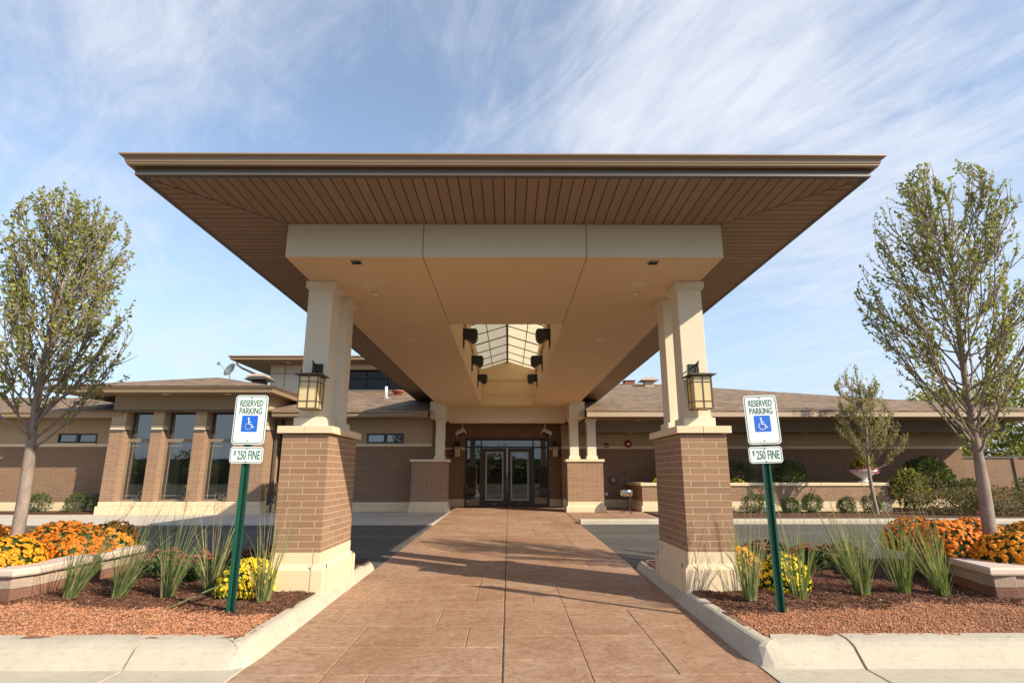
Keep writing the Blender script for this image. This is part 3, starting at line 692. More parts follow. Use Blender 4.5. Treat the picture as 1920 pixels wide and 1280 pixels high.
lantern(-1.80,20.88,.78,'shaded lantern on the brick wall left of the glass doors',1)
lantern(1.72,20.88,.78,'shaded lantern on the brick wall right of the glass doors',1)
# ------------------------------------------------------------ main building
bd=thing('building','long low brown brick building with cream upper band and shingled hip roofs','building',(0,20.5,-1.18))
ZBs,ZBd,ZB2=-.86,.88,.975   # stone base top, band bottom, band top
def wallstrip(x0,x1,y,ztop,thick=.3,base=True,nm='wall',hole=None):
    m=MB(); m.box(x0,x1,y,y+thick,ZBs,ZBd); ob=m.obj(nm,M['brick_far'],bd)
    m=MB(); m.box(x0,x1,y-.045,y+.02,-1.4,ZBs-.09); m.box(x0,x1,y-.012,y+.02,ZBs-.09,ZBs); m.obj('stone_base',M['stone'],ob,bevel=.01)
    m=MB(); m.box(x0,x1,y-.03,y+.02,ZBd,ZB2); m.obj('stone_band',M['stone'],ob)
    m=MB()
    if hole:
        a,b,c,d=hole; m.box(x0,a,y,y+thick,ZBd,ztop); m.box(b,x1,y,y+thick,ZBd,ztop); m.box(a,b,y,y+thick,d,ztop); m.box(a,b,y,y+thick,ZBd,c)
    else: m.box(x0,x1,y+.0,y+thick,ZBd,ztop)
    m.obj('upper_wall',M['cream_brick'],ob); return ob
wallstrip(-7.3,-2.46,18.65,1.76,hole=(-4.59,-3.38,.98,1.30))
wallstrip(-22,-12.05,18.75,1.76,hole=(-14.70,-13.42,1.0,1.31))
wallstrip(1.93,16.3,20.5,1.76)
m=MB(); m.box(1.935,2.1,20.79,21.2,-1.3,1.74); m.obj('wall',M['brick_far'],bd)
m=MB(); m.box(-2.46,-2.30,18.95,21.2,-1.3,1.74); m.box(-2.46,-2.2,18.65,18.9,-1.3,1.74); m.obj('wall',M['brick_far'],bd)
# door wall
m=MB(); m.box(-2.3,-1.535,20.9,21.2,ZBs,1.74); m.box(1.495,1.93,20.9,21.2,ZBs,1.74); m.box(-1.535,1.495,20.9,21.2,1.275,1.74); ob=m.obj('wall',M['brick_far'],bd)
for a,b in ((-2.3,-1.54),(1.5,1.93)):
    m=MB(); m.box(a,b,20.86,20.92,-1.4,ZBs); m.obj('stone_base',M['stone'],ob,bevel=.01)
    m=MB(); m.box(a,b,20.872,20.91,.87,.96); m.obj('stone_band',M['stone'],ob)
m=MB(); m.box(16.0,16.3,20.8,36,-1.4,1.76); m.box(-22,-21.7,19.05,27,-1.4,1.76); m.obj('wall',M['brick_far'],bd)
# entry ceiling
m=MB(); m.box(-2.3,1.93,19.5,20.9,1.76,1.80); m.obj('entry_ceiling',M['soffit'],bd,uvs='y')
# porch bulkhead on the right
m=MB(); m.box(2.86,16.9,19.2,20.5,1.40,1.76); m.box(2.35,2.86,19.2,20.5,1.40,1.76); m.obj('porch_header',plain('taupe_header',(.20,.165,.13),.8,.06,3),bd)
# eaves: soffit, gutter
def eave(x0,x1,yw,ye,z,gm,caps=True):
    m=MB(); m.poly([(x0,ye,z),(x1,ye,z),(x1,yw,z),(x0,yw,z)],.02,(0,0,1)); m.obj('soffit',M['soffit'],bd,uvs='x')
    m=MB(); m.sweep([(x0,ye),(x1,ye)],[(0,z-.01),(-.012,z-.01),(-.03,z+.02),(-.035,z+.10),(-.085,z+.135),(-.085,z+.17),(-.07,z+.17),(0,z+.17)]); m.obj('gutter',gm,bd)
eave(-7.30,-2.46,18.66,17.58,1.742,M['gutter']); eave(-24,-12.0,18.76,17.7,1.742,M['gutter'])
def flat_eave(x0,x1,ye,z,h,mm):
    m=MB(); m.box(x0,x1,ye-.02,ye,z-.01,z+h); m.obj('fascia',mm,bd,bevel=.004)
m=MB(); m.poly([(2.46,17.52,1.742),(17.25,17.52,1.742),(17.25,20.5,1.742),(2.46,20.5,1.742)],.02,(0,0,1)); m.obj('soffit',M['soffit'],bd,uvs='x')
flat_eave(2.46,17.25,17.52,1.742,.18,M['fascia'])
m=MB(); m.box(17.25,17.27,17.50,38,1.732,1.92); m.obj('fascia',M['fascia'],bd)
# roofs
SL=.24; ez=1.925
def rz(y,y0=17.5): return ez+SL*(y-y0)
m=MB(); xr,xl=17.28,-13.0; yr=27.75; yb_=38.0; zr2=rz(yr)
dx=yr-17.48
m.poly([(2.45,17.48,ez),(xr,17.48,ez),(xr-dx,yr,zr2),(2.45,yr,zr2)],.03)
m.poly([(xr,17.48,ez),(xr,yb_,ez),(xr-dx,yr,zr2)],.03)
m.poly([(xl,17.5,ez),(-2.45,17.5,ez),(-2.45,yr,zr2),(xl+dx,yr,zr2)],.03); m.poly([(xl,17.5,ez),(xl+dx,yr,zr2),(xl,yb_,ez)],.03)
m.poly([(-2.45,20.0,rz(20.0)),(2.45,20.0,rz(20.0)),(2.45,yr,zr2),(-2.45,yr,zr2)],.03)
m.poly([(xl+dx,yr,zr2),(xr-dx,yr,zr2),(xr,yb_,ez),(xl,yb_,ez)],.03)
m.poly([(-24,17.62,ez),(xl+1.5,17.62,ez),(xl+1.5,21.4,ez+SL*3.78),(-24,21.4,ez+SL*3.78)],.03); m.poly([(-24,21.4,ez+SL*3.78),(xl+1.5,21.4,ez+SL*3.78),(xl+1.5,26,ez),(-24,26,ez)],.03)
rf=m.obj('roof',M['shingle'],bd)
# clerestory box
m=MB(); m.box(-10.22,-8.95,24.0,24.3,2.6,4.6); m.box(-8.95,-.6,24.0,24.3,2.6,3.52); m.box(-8.95,-.6,24.0,24.3,4.42,4.6); m.box(-10.22,-10.0,24.3,30,2.6,4.6); m.box(-.6,-.4,24.0,30,2.6,4.6); m.box(-10,-.6,29.8,30,2.6,4.6); tw=m.obj('clerestory',M['cream'],bd)
m=MB(); m.box(-10.24,-8.95,23.985,24.0,4.215,4.235); m.box(-9.6,-9.585,23.985,24.0,3.6,4.6); m.obj('panel_joint',M['frieze'],tw)
m=MB(); m.box(-10.28,-.55,23.93,24.0,3.36,3.50); m.obj('sill',M['stone'],tw)
m=MB(); m.box(-8.95,-.6,24.22,24.24,3.52,4.42); m.obj('pane',glassy('clerestory_glass',(.008,.008,.008),1.35),tw)
m=MB()
for i in range(10): x=-8.93+i*.925; m.box(x-.02,x+.02,24.12,24.2,3.52,4.42)
m.box(-8.95,-.6,24.11,24.2,3.52,3.56); m.box(-8.95,-.6,24.11,24.2,4.05,4.08); m.obj('mullion',M['dark_bronze'],tw)
m=MB(); m.poly([(-11.4,22.8,4.6),(.8,22.8,4.6),(.8,31.2,4.6),(-11.4,31.2,4.6)],.02,(0,0,1)); m.obj('soffit',M['soffit'],bd,uvs='x')
m=MB(); m.sweep([(-11.4,31.2),(-11.4,22.8),(.8,22.8),(.8,31.2)],[(0,4.59),(-.02,4.6),(-.03,4.68),(-.08,4.72),(-.08,4.755),(0,4.755)]); m.obj('gutter',M['gutter'],bd)
m=MB(); E0=(-11.45,22.75,4.76);E1=(.85,22.75,4.76);E2=(.85,31.25,4.76);E3=(-11.45,31.25,4.76);A_=(-7.2,27,5.35);B_=(-3.4,27,5.35)
m.poly([E0,E1,B_,A_],.02); m.poly([E1,E2,B_],.02); m.poly([E2,E3,A_,B_],.02); m.poly([E3,E0,A_],.02); m.obj('roof',M['shingle'],bd)
m=MB(); m.tube([(-11.2,22.95,4.6),(-11.2,22.98,4.42),(-11.05,23.1,4.3),(-10.4,23.85,4.0),(-10.3,23.93,3.9),(-10.3,23.93,3.4)],.045,8); m.obj('downspout',M['gutter'],bd,smooth=True)
# bay with three tall windows
WY=17.68
m=MB()
piers=[(-12.3,-11.86),(-11.03,-10.69),(-9.71,-9.37),(-8.47,-7.45)]; wins=[(-11.86,-11.03),(-10.69,-9.71),(-9.37,-8.47)]
for a,b in piers: m.box(a,b,WY,WY+.45,-.80,1.30)
m.box(-12.3,-12.0,WY+.45,24,-.8,1.30); m.box(-7.75,-7.45,WY+.45,24,-.8,1.30)
by_=m.obj('bay_wall',M['brick'],bd)
m=MB()
for a,b in piers: m.box(a,b,WY-.035,WY+.46,1.30,1.355)
m.obj('painted_shadow_line',M['frieze'],by_)  # dark strip stands in for the shadow line under the stone band
m=MB()
for a,b in piers: m.box(a-.0,b+.0,WY-.01,WY+.455,1.356,1.47)
m.obj('stone_band',M['stone'],by_)
m=MB()
for a,b in piers: m.box(a,b,WY+.01,WY+.45,1.47,1.96)
m.box(-12.3,-7.45,WY+.01,WY+.45,1.96,2.40); m.box(-12.3,-12.0,WY+.45,24,1.3,2.4); m.box(-7.75,-7.45,WY+.45,24,1.3,2.4); m.obj('upper_wall',M['cream_brick'],by_)
m=MB(); m.box(-12.36,-7.39,WY-.06,WY+.4,-1.4,-.93); m.box(-12.31,-7.44,WY-.02,WY+.4,-.93,-.80); m.box(-7.39,-7.36,WY,24,-1.4,-.93); m.obj('stone_base',M['stone'],by_,bevel=.015)
for a,b in wins:
    fy=WY+.34
    m=MB(); fw=.05
    m.box(a,a+fw,fy-.06,fy,-.8,1.96); m.box(b-fw,b,fy-.06,fy,-.8,1.96); m.box(a+fw,b-fw,fy-.06,fy,-.8,-.74); m.box(a+fw,b-fw,fy-.06,fy,1.91,1.96); m.box(a+fw,b-fw,fy-.06,fy,.985,1.09)
    wf=m.obj('window',M['bronze_frame'],bd,bevel=.003)
    m=MB(); m.box(a+fw,b-fw,fy-.02,fy-.012,-.74,.985); m.box(a+fw,b-fw,fy-.02,fy-.012,1.09,1.91); m.obj('pane',M['bayglass'],wf)
    m=MB(); t_=.004
    for x in (a+fw+.10,b-fw-.10): m.box(x-t_,x+t_,fy-.0235,fy-.0215,-.74,.985); m.box(x-t_,x+t_,fy-.0235,fy-.0215,1.09,1.91)
    for z in (-.63,.87,1.20): m.box(a+fw,b-fw,fy-.026,fy-.0236,z-t_,z+t_)
    m.obj('glazing_strip',plain('grey_caming',(.40,.38,.33),.4,.03,3),wf)
m=MB(); m.poly([(-13.5,16.8,2.40),(-7.05,16.8,2.40),(-7.05,24,2.40),(-13.5,24,2.40)],.02,(0,0,1)); m.obj('soffit',M['soffit'],bd,uvs='x')
m=MB(); m.sweep([(-13.5,24),(-13.5,16.8),(-7.05,16.8),(-7.05,24)],[(0,2.39),(-.02,2.39),(-.025,2.44),(-.04,2.49),(-.09,2.53),(-.09,2.565),(0,2.565)]); m.obj('gutter',M['gutter'],bd)
m=MB(); a=3.52; P0=(-13.6,16.71,2.57);P1=(-6.96,16.71,2.57);P2=(-6.96,24.2,2.57);P3=(-13.6,24.2,2.57);A1=(-10.6,20.25,3.42);A2=(-10.45,20.25,3.42)
m.poly([P0,P1,A2,A1],.03); m.poly([P1,P2,A2],.03); m.poly([P2,P3,A1,A2],.03); m.poly([P3,P0,A1],.03); m.obj('roof',M['shingle'],bd)
m=MB(); x=-7.36; m.box(x-.04,x+.04,WY+.5,WY+.57,-1.17,1.7); m.obj('downspout',M['frieze'],bd,bevel=.008)
# small strip windows
def stripwin(a,b,z0,z1,y,lab):
    m=MB(); f=.05; xm=(a+b)/2
    m.box(a,a+f,y-.01,y+.08,z0,z1); m.box(b-f,b,y-.01,y+.08,z0,z1); m.box(a+f,b-f,y-.01,y+.08,z0,z0+f); m.box(a+f,b-f,y-.01,y+.08,z1-f,z1); m.box(xm-.05,xm+.05,y-.01,y+.08,z0+f,z1-f)
    o=m.obj('window',M['dark_bronze'],bd,bevel=.003)
    m=MB(); m.box(a+f,b-f,y+.03,y+.04,z0+f,z1-f); m.obj('pane',M['bayglass'],o)
    m=MB(); m.box(a-.02,b+.02,y-.05,y+.0,z0-.105,z0-.008); m.obj('sill',M['stone'],o,bevel=.004)
stripwin(-4.59,-3.38,.98,1.30,18.65,''); stripwin(-14.70,-13.42,1.0,1.31,18.75,'')
# glass entrance
fy=20.93
m=MB(); B=m.box
B(-1.53,-1.47,fy-.08,fy+.02,-1.2,1.27); B(1.43,1.49,fy-.08,fy+.02,-1.2,1.27); B(-1.47,1.43,fy-.08,fy+.02,1.20,1.27); B(-1.47,1.43,fy-.08,fy+.02,.93,.985)
for x in (-.96,.93): B(x-.04,x+.04,fy-.08,fy+.02,-1.2,.93); B(x-.02,x+.02,fy-.08,fy+.02,.985,1.20)
for a,b in ((-1.47,-1.0),(.97,1.43)): B(a,b,fy-.08,fy+.02,-1.2,-1.09); B(a,b,fy-.07,fy+.01,-.53,-.48)
sf=m.obj('storefront_frame',M['dark_bronze'],bd,bevel=.003)
m=MB(); B=m.box
for a,b,c,d in ((-1.47,-1.0,-1.09,-.53),(-1.47,-1.0,-.48,.93),(.97,1.43,-1.09,-.53),(.97,1.43,-.48,.93),(-1.47,-.98,.985,1.2),(-.94,.91,.985,1.2),(.95,1.43,.985,1.2)): B(a,b,fy-.03,fy-.02,c,d)
m.obj('pane',M['glass'],sf)
frost=plain('frosted_border',(.36,.36,.34),.35,.04,6)
for a,b,h in ((-.92,-.018,1),(-.012,.89,-1)):
    m=MB(); B=m.box; st=.125
    B(a,a+st,fy-.075,fy-.025,-1.14,.925); B(b-st,b,fy-.075,fy-.025,-1.14,.925); B(a+st,b-st,fy-.075,fy-.025,-1.14,-.91); B(a+st,b-st,fy-.075,fy-.025,.80,.925)
    dr=m.obj('entrance_door',M['dark_bronze'],bd,bevel=.004)
    x0,x1,z0,z1=a+st,b-st,-.91,.80
    m=MB(); m.box(x0,x1,fy-.045,fy-.035,z0,z1); m.obj('pane',M['glass'],dr)
    m=MB(); w_=.05
    m.box(x0,x0+w_,fy-.048,fy-.0455,z0,z1); m.box(x1-w_,x1,fy-.048,fy-.0455,z0,z1); m.box(x0+w_,x1-w_,fy-.048,fy-.0455,z0,z0+w_); m.box(x0+w_,x1-w_,fy-.048,fy-.0455,z1-w_,z1); m.obj('frosted_border',frost,dr)
    # etched flowing letter
    cx_=(x0+x1)/2-.02; cz_=.30; pts=[]
    for k_ in range(40):
        u_=k_/39
        P_=[(-.16,.0),(-.20,.04),(-.15,.06),(-.05,.02),(.03,-.03),(.10,-.05),(.15,-.02)]
        i=min(int(u_*6),5); f_=u_*6-i; pts.append((cx_+P_[i][0]*(1-f_)+P_[i+1][0]*f_, cz_+P_[i][1]*(1-f_)+P_[i+1][1]*f_))
    pts2=[(cx_+.12,cz_+.15),(cx_+.09,cz_+.12),(cx_+.04,cz_+.03),(cx_+.0,cz_-.04),(cx_-.06,cz_-.07),(cx_-.14,cz_-.05),(cx_-.18,cz_-.01),(cx_-.13,cz_+.03),(cx_-.05,cz_+.0),(cx_+.05,cz_-.06),(cx_+.12,cz_-.07),(cx_+.17,cz_-.03)]
    m=MB()
    m.tube([(p,fy-.046,q) for p,q in pts2],.0065,6); m.obj('etched_letter',frost,dr,smooth=True)
    hx=b-.055 if h>0 else a+.055
    m=MB(); m.tube([(hx,fy-.08,-.22),(hx+(.0),fy-.15,-.20),(hx,fy-.155,-.1),(hx,fy-.155,.02),(hx,fy-.15,.08),(hx,fy-.08,.10)],.018,8); m.obj('handle',M['black'],dr,smooth=True)
    m=MB(); m.lathe(((a+b)/2,fy-.075,-1.02),[(.018,0),(.018,-.008)],12,'Y'); m.obj('lock',M['steel'],dr)
# entry ceiling and porch lamps
for i,(x,y,z,lab) in enumerate(((-.75,19.95,1.76,'left recessed light in the ceiling above the doors'),(.25,19.95,1.76,'right recessed light in the ceiling above the doors'),
   (4.35,18.85,1.742,'recessed light in the right eave above the alarm bell'),(4.25,19.85,1.40,'recessed light under the porch bulkhead above the alarm bell'),(9.0,18.85,1.742,'recessed light in the right eave behind the parking sign'),
   (10.4,19.85,1.40,'recessed light under the bulkhead behind the small tree'),(14.3,19.85,1.40,'recessed light under the bulkhead near the far right corner'),
   (-10.5,17.3,2.40,'recessed light in the bay eave above the middle window'),(-8.6,17.3,2.40,'recessed light in the bay eave above the right window'),(-9.3,23.5,4.6,'recessed light under the raised clerestory eave'))):
    if i==0: l0=downlight(x,y,z,.10,lab,[None])
    else: copy_thing(l0,(x,y,z),lab)
# ------------------------------------------------------------ fittings round the entrance
for s,x in ((-1,-1.62),(1,1.36)):
    t=thing('infrared_heater','tilted white box heater hung at the upper '+('left' if s<0 else 'right')+' of the doors','heater',(x,19.75,1.35),'heaters over the entrance')
    m=MB(); m.box(-.17,.17,-.13,.13,-.06,.06); rot=Matrix.Translation((x,19.75,1.40))@Matrix.Rotation(R(25*s),4,'Y')@Matrix.Rotation(R(-25),4,'X'); m.v=[tuple(rot@Vector(p)) for p in m.v]; m.obj('heater_body',M['cream'],t,bevel=.015)
    m=MB(); m.box(-.14,.14,-.10,.10,-.075,-.0605); m.v=[tuple(rot@Vector(p)) for p in m.v]; m.obj('reflector',M['steel'],t)
    m=MB(); m.tube([(x-s*.05,19.78,1.44),(x-s*.05,19.78,1.765)],.022,8); m.obj('bracket',M['cream'],t)
def mirror_pipe(c,r,label,name,cat,mats,prof,axis='Y',grp=None):
    t=thing(name,label,cat,c,grp); 
    for nm,mt,pf in prof:
        m=MB(); m.lathe(c,pf,22,axis); m.obj(nm,mt,t,smooth=True)
    return t
mirror_pipe((4.32,20.5,1.05),.13,'round red fire alarm bell on the porch wall','alarm_bell','alarm',None,[('gong',M['red'],[(.13,0),(.135,-.04),(.12,-.075),(.06,-.09),(.01,-.092)]),('hub',M['white'],[(.045,-.088),(.04,-.105),(.01,-.108)])])
t=thing('alarm_strobe','small red fire alarm strobe left of the round bell','alarm',(3.54,20.5,1.01))
m=MB(); m.lathe((3.54,20.5,1.01),[(.09,0),(.09,-.03),(.06,-.06),(.01,-.065)],20,'Y'); m.obj('strobe_housing',M['red'],t,smooth=True)
m=MB(); m.box(3.49,3.59,20.42,20.445,.975,1.0); m.obj('strobe_lens',M['white'],t,bevel=.005)
mirror_pipe((3.72,20.5,-.21),.13,'round capped standpipe connection low on the porch wall','standpipe','pipe',None,[('flange',M['red'],[(.14,0),(.14,-.02),(.12,-.03),(.01,-.031)]),('cap',M['grey'],[(.09,-.02),(.10,-.12),(.085,-.15),(.01,-.155)])])
t=thing('wall_spigot','tiny dark pipe stub on the porch wall above the bowl stand','pipe',(4.14,20.5,.03)); m=MB(); m.lathe((4.14,20.5,.03),[(.035,0),(.035,-.02),(.015,-.025),(.015,-.07)],12,'Y'); m.obj('stub',M['black'],t)
m=MB(); m.lathe((4.14,20.43,.03),[(.028,0),(.028,-.01)],12,'Y'); m.obj('knob',M['black'],t)
t=thing('outlet_box','small grey weatherproof outlet near the foot of the porch wall','outlet',(3.47,20.5,-.68)); m=MB(); m.box(3.40,3.54,20.45,20.5,-.73,-.62); m.obj('housing',M['grey'],t,bevel=.008); m=MB(); m.box(3.42,3.52,20.44,20.45,-.715,-.635); m.obj('cover',M['steel'],t)
t=thing('card_reader','small dark keypad box on the brick left of the doors','keypad',(-2.02,20.88,.73)); m=MB(); m.box(-2.09,-1.96,20.83,20.9,.64,.80); m.obj('housing',M['black'],t,bevel=.008); m=MB(); m.box(-2.07,-1.98,20.822,20.83,.69,.78); m.obj('screen',M['grey'],t)
# steel bowl on its wire stand
t=thing('ash_urn','polished steel bowl on a thin wire tripod by the right pedestal','urn stand',(3.63,17.75,-1.15))
cx0,cy0=3.63,17.75
m=MB(); m.lathe((cx0,cy0,-.66),[(.05,0),(.15,.01),(.185,.07),(.185,.17),(.175,.20),(.165,.20),(.17,.16),(.02,.10)],28); m.obj('bowl',M['steel'],t,smooth=True)
for k_ in range(4):
    a=k_*math.pi/2+.4; c_,s_=math.cos(a),math.sin(a)
    m=MB(); m.tube([(cx0+c_*r_,cy0+s_*r_,z) for r_,z in ((.16,-.64),(.13,-.8),(.10,-.93),(.13,-1.05),(.16,-1.13),(.2,-1.14),(.235,-1.13),(.24,-1.10))],.008,6); m.obj('leg',M['black'],t,smooth=True)
m=MB(); m.tube([(cx0+.09*math.cos(a),cy0+.09*math.sin(a),-.93) for a in [i*math.pi/8 for i in range(17)]],.006,6); m.obj('ring',M['black'],t,smooth=True)
# brick planter along the porch, right
t=thing('garden_planter','long low brick planter with pale stone cap along the porch','planter',(4.2,18.3,-1.15))
x0,x1,y0,y1=4.24,12.0,18.3,18.6
def ring(m,o,z0,z1): m.box(x0-o,x1+o,y0-o,y1,z0,z1); m.box(x0-o,x0+.3,y1,20.4,z0,z1); m.box(x1-.3,x1+o,y1,20.4,z0,z1)
m=MB(); ring(m,0,-.83,-.36); m.obj('brick_body',M['brick'],t)
m=MB(); ring(m,.045,-.359,-.265); m.obj('cap',M['stone'],t,bevel=.006)
m=MB(); ring(m,.05,-1.3,-.96); ring(m,.006,-.96,-.83); m.obj('stone_base',M['stone'],t,bevel=.01)
m=MB(); m.box(x0+.3,x1-.3,y1,20.44,-.6,-.40); m.obj('soil',M['mulch'],t)
# roof fittings
t=thing('satellite_dish','grey satellite dish on the ridge of the bay roof','satellite dish',(-10.5,20.3,3.42))
c=Vector((-10.13,20.3,3.72)); rot=Matrix.Translation(c)@Matrix.Rotation(R(-25),4,'Z')@Matrix.Rotation(R(62),4,'Y')@Matrix.Rotation(R(10),4,'X')
m=MB(); m.lathe((0,0,0),[(.02,-.05),(.12,-.045),(.2,-.03),(.27,.02),(.262,.028),(.19,-.018),(.02,-.036)],28); rot=Matrix.Translation(c)@Vector((-.45,-.80,.42)).normalized().to_track_quat('Z','Y').to_matrix().to_4x4(); m.v=[tuple(rot@Vector(p)) for p in m.v]; m.obj('reflector',M['dish'],t,smooth=True)
m=MB(); m.tube([c,c+Vector((-.02,.05,-.1)),(-10.12,20.35,3.36)],.025,8); m.obj('mast',M['grey'],t)
m=MB(); m.tube([c+Vector((.05,-.05,-.14)),c+Vector((-.30,-.22,.17))],.013,6); m.obj('feed_arm',M['grey'],t)
m=MB(); m.box(c.x-.36,c.x-.26,c.y-.27,c.y-.17,c.z+.13,c.z+.23); m.obj('receiver',M['dish'],t,bevel=.015)
def roofcap(x,y,z,sc,label,m1,m2):
    t=thing('exhaust_cap',label,'roof vent',(x,y,z),'metal exhaust caps on the roofs')
    m=MB(); m.box(x-.26*sc,x+.26*sc,y-.26*sc,y+.26*sc,z-.2*sc,z+.22*sc); m.obj('shaft',m2,t,bevel=.01)
    m=MB(); a=.50*sc; b=.26*sc; z0,z1,z2=z+.25*sc,z+.29*sc,z+.45*sc
    c_=lambda e,h:[(x-e,y-e,h),(x+e,y-e,h),(x+e,y+e,h),(x-e,y+e,h)]
    m.add(c_(a,z0)+c_(a,z1)+c_(b,z2),[(3,2,1,0)]+[(i,(i+1)%4,4+(i+1)%4,4+i) for i in range(4)]+[(4+i,4+(i+1)%4,8+(i+1)%4,8+i) for i in range(4)]+[(8,9,10,11)]); m.obj('hood',m1,t)
roofcap(-9.5,21.4,3.28,.8,'dark bronze exhaust hood behind the bay roof beside the clerestory',M['dark_bronze'],M['dark_bronze'])
roofcap(-9.9,22.3,3.55,.75,'tan exhaust hood behind the darker one near the clerestory',M['fascia'],M['dark_bronze'])
roofcap(6.6,26.2,4.05,.8,'tan exhaust hood on the right roof beside the canopy column',M['fascia'],M['fascia'])
def upipe(x,y,z,label,h,mt):
    t=thing('vent_pipe',label,'vent pipe',(x,y,z)); m=MB(); m.tube([(x,y,z-.1),(x,y,z+h)],.052,12); m.obj('pipe',mt,t,smooth=True); m=MB(); m.lathe((x,y,z),[(.16,-.06),(.13,.02),(.075,.06)],14); m.obj('flashing',M['grey'],t,smooth=True)
upipe(-4.55,21.0,2.78,'short white plumbing pipe standing on the left roof',.42,M['white'])
t=thing('turbine_vent','low rust red roof cap beside the white pipe','roof vent',(-4.35,22.2,3.05)); m=MB(); m.lathe((-4.35,22.2,3.05),[(.16,-.1),(.16,.1),(.24,.12),(.24,.18),(.05,.2)],16); m.obj('cap',M['rust'],t,smooth=True); m=MB(); m.box(-4.6,-4.1,21.95,22.45,2.98,3.02); m.obj('flashing',M['rust'],t)
t=thing('ridge_vent','flat brown vent box on the ridge right of the canopy','roof vent',(6.0,27.6,4.38)); m=MB(); m.box(5.75,6.25,27.4,27.9,4.3,4.48); m.obj('housing',M['rust'],t,bevel=.02); m=MB(); m.box(5.7,6.3,27.35,27.95,4.48,4.5); m.obj('lid',M['gutter'],t)
# boundary wall far right
t=thing('boundary_wall','plain grey brown boundary wall with posts at the far right','wall',(20,26,-1.1))
m=MB(); m.box(17.5,60,26,26.2,-1.3,.70); m.obj('panel',M['brick_far'],t)
m=MB(); m.box(17.5,60,25.95,26.25,.70,.78); m.obj('coping',M['frieze'],t)
for k_ in range(8):
    m=MB(); m.box(19.9+k_*3,20.1+k_*3,25.93,26.0,-1.3,.70); m.obj('post',M['brick_far'],t)
# power line
t=thing('power_line','pair of thin overhead wires behind the left roof','power line',(-30,40,6))
for z0,z1 in ((14.6,8.3),(13.9,8.0)):
    m=MB(); m.tube([(-60+i*3.6,40,z0+(z1-z0)*i/12-.5*math.sin(math.pi*i/12)) for i in range(13)],.011,5); m.obj('wire',M['white'],t)
# ------------------------------------------------------------ parking signs
dg=bpy.context.evaluated_depsgraph_get()
def text_mesh(txt,size,sx,depth=.0012):
    cu=bpy.data.curves.new('t','FONT'); cu.body=txt; cu.size=size; cu.align_x='CENTER'; cu.align_y='CENTER'; cu.extrude=depth/2; cu.offset=size*.011
    o=bpy.data.objects.new('t',cu); C.objects.link(o); bpy.context.view_layer.update()
    me=bpy.data.meshes.new_from_object(o.evaluated_get(bpy.context.evaluated_depsgraph_get()))
    vs=[(v_.co.x*sx,-v_.co.z,v_.co.y) for v_ in me.vertices]; fs=[tuple(p.vertices) for p in me.polygons]
    bpy.data.objects.remove(o); bpy.data.curves.remove(cu); bpy.data.meshes.remove(me); return vs,fs
def rrect(w_,h_,r,n=6):
    P=[]
    for cx_,cz_,a0 in ((w_/2-r,h_/2-r,0),(-w_/2+r,h_/2-r,90),(-w_/2+r,-h_/2+r,180),(w_/2-r,-h_/2+r,270)):
        for i in range(n+1):
            a=R(a0+90*i/n); P.append((cx_+r*math.cos(a),cz_+r*math.sin(a)))
    return P
def plate(m,w_,h_,r,y,th,cz=0):
    P=rrect(w_,h_,r); m.poly([(p[0],y,p[1]+cz) for p in P][::-1],th,(0,1,0))
def border(m,w_,h_,r,t_,y,cz=0):
    A=rrect(w_,h_,r); B_=rrect(w_-2*t_,h_-2*t_,r-t_); n=len(A)
    m.add([(p[0],y,p[1]+cz) for p in A]+[(p[0],y,p[1]+cz) for p in B_],[((i+1)%n,i,n+i,n+(i+1)%n) for i in range(n)])
def stroke(m,pts,w_,y):
    for a,b in zip(pts[:-1],pts[1:]):
        a_,b_=Vector(a),Vector(b); d=(b_-a_).normalized(); nn=Vector((-d.y,d.x))*w_/2; e_=d*w_*.25
        q=[a_-e_+nn,a_-e_-nn,b_+e_-nn,b_+e_+nn]; m.add([(p.x,y,p.y) for p in q],[(0,1,2,3)])
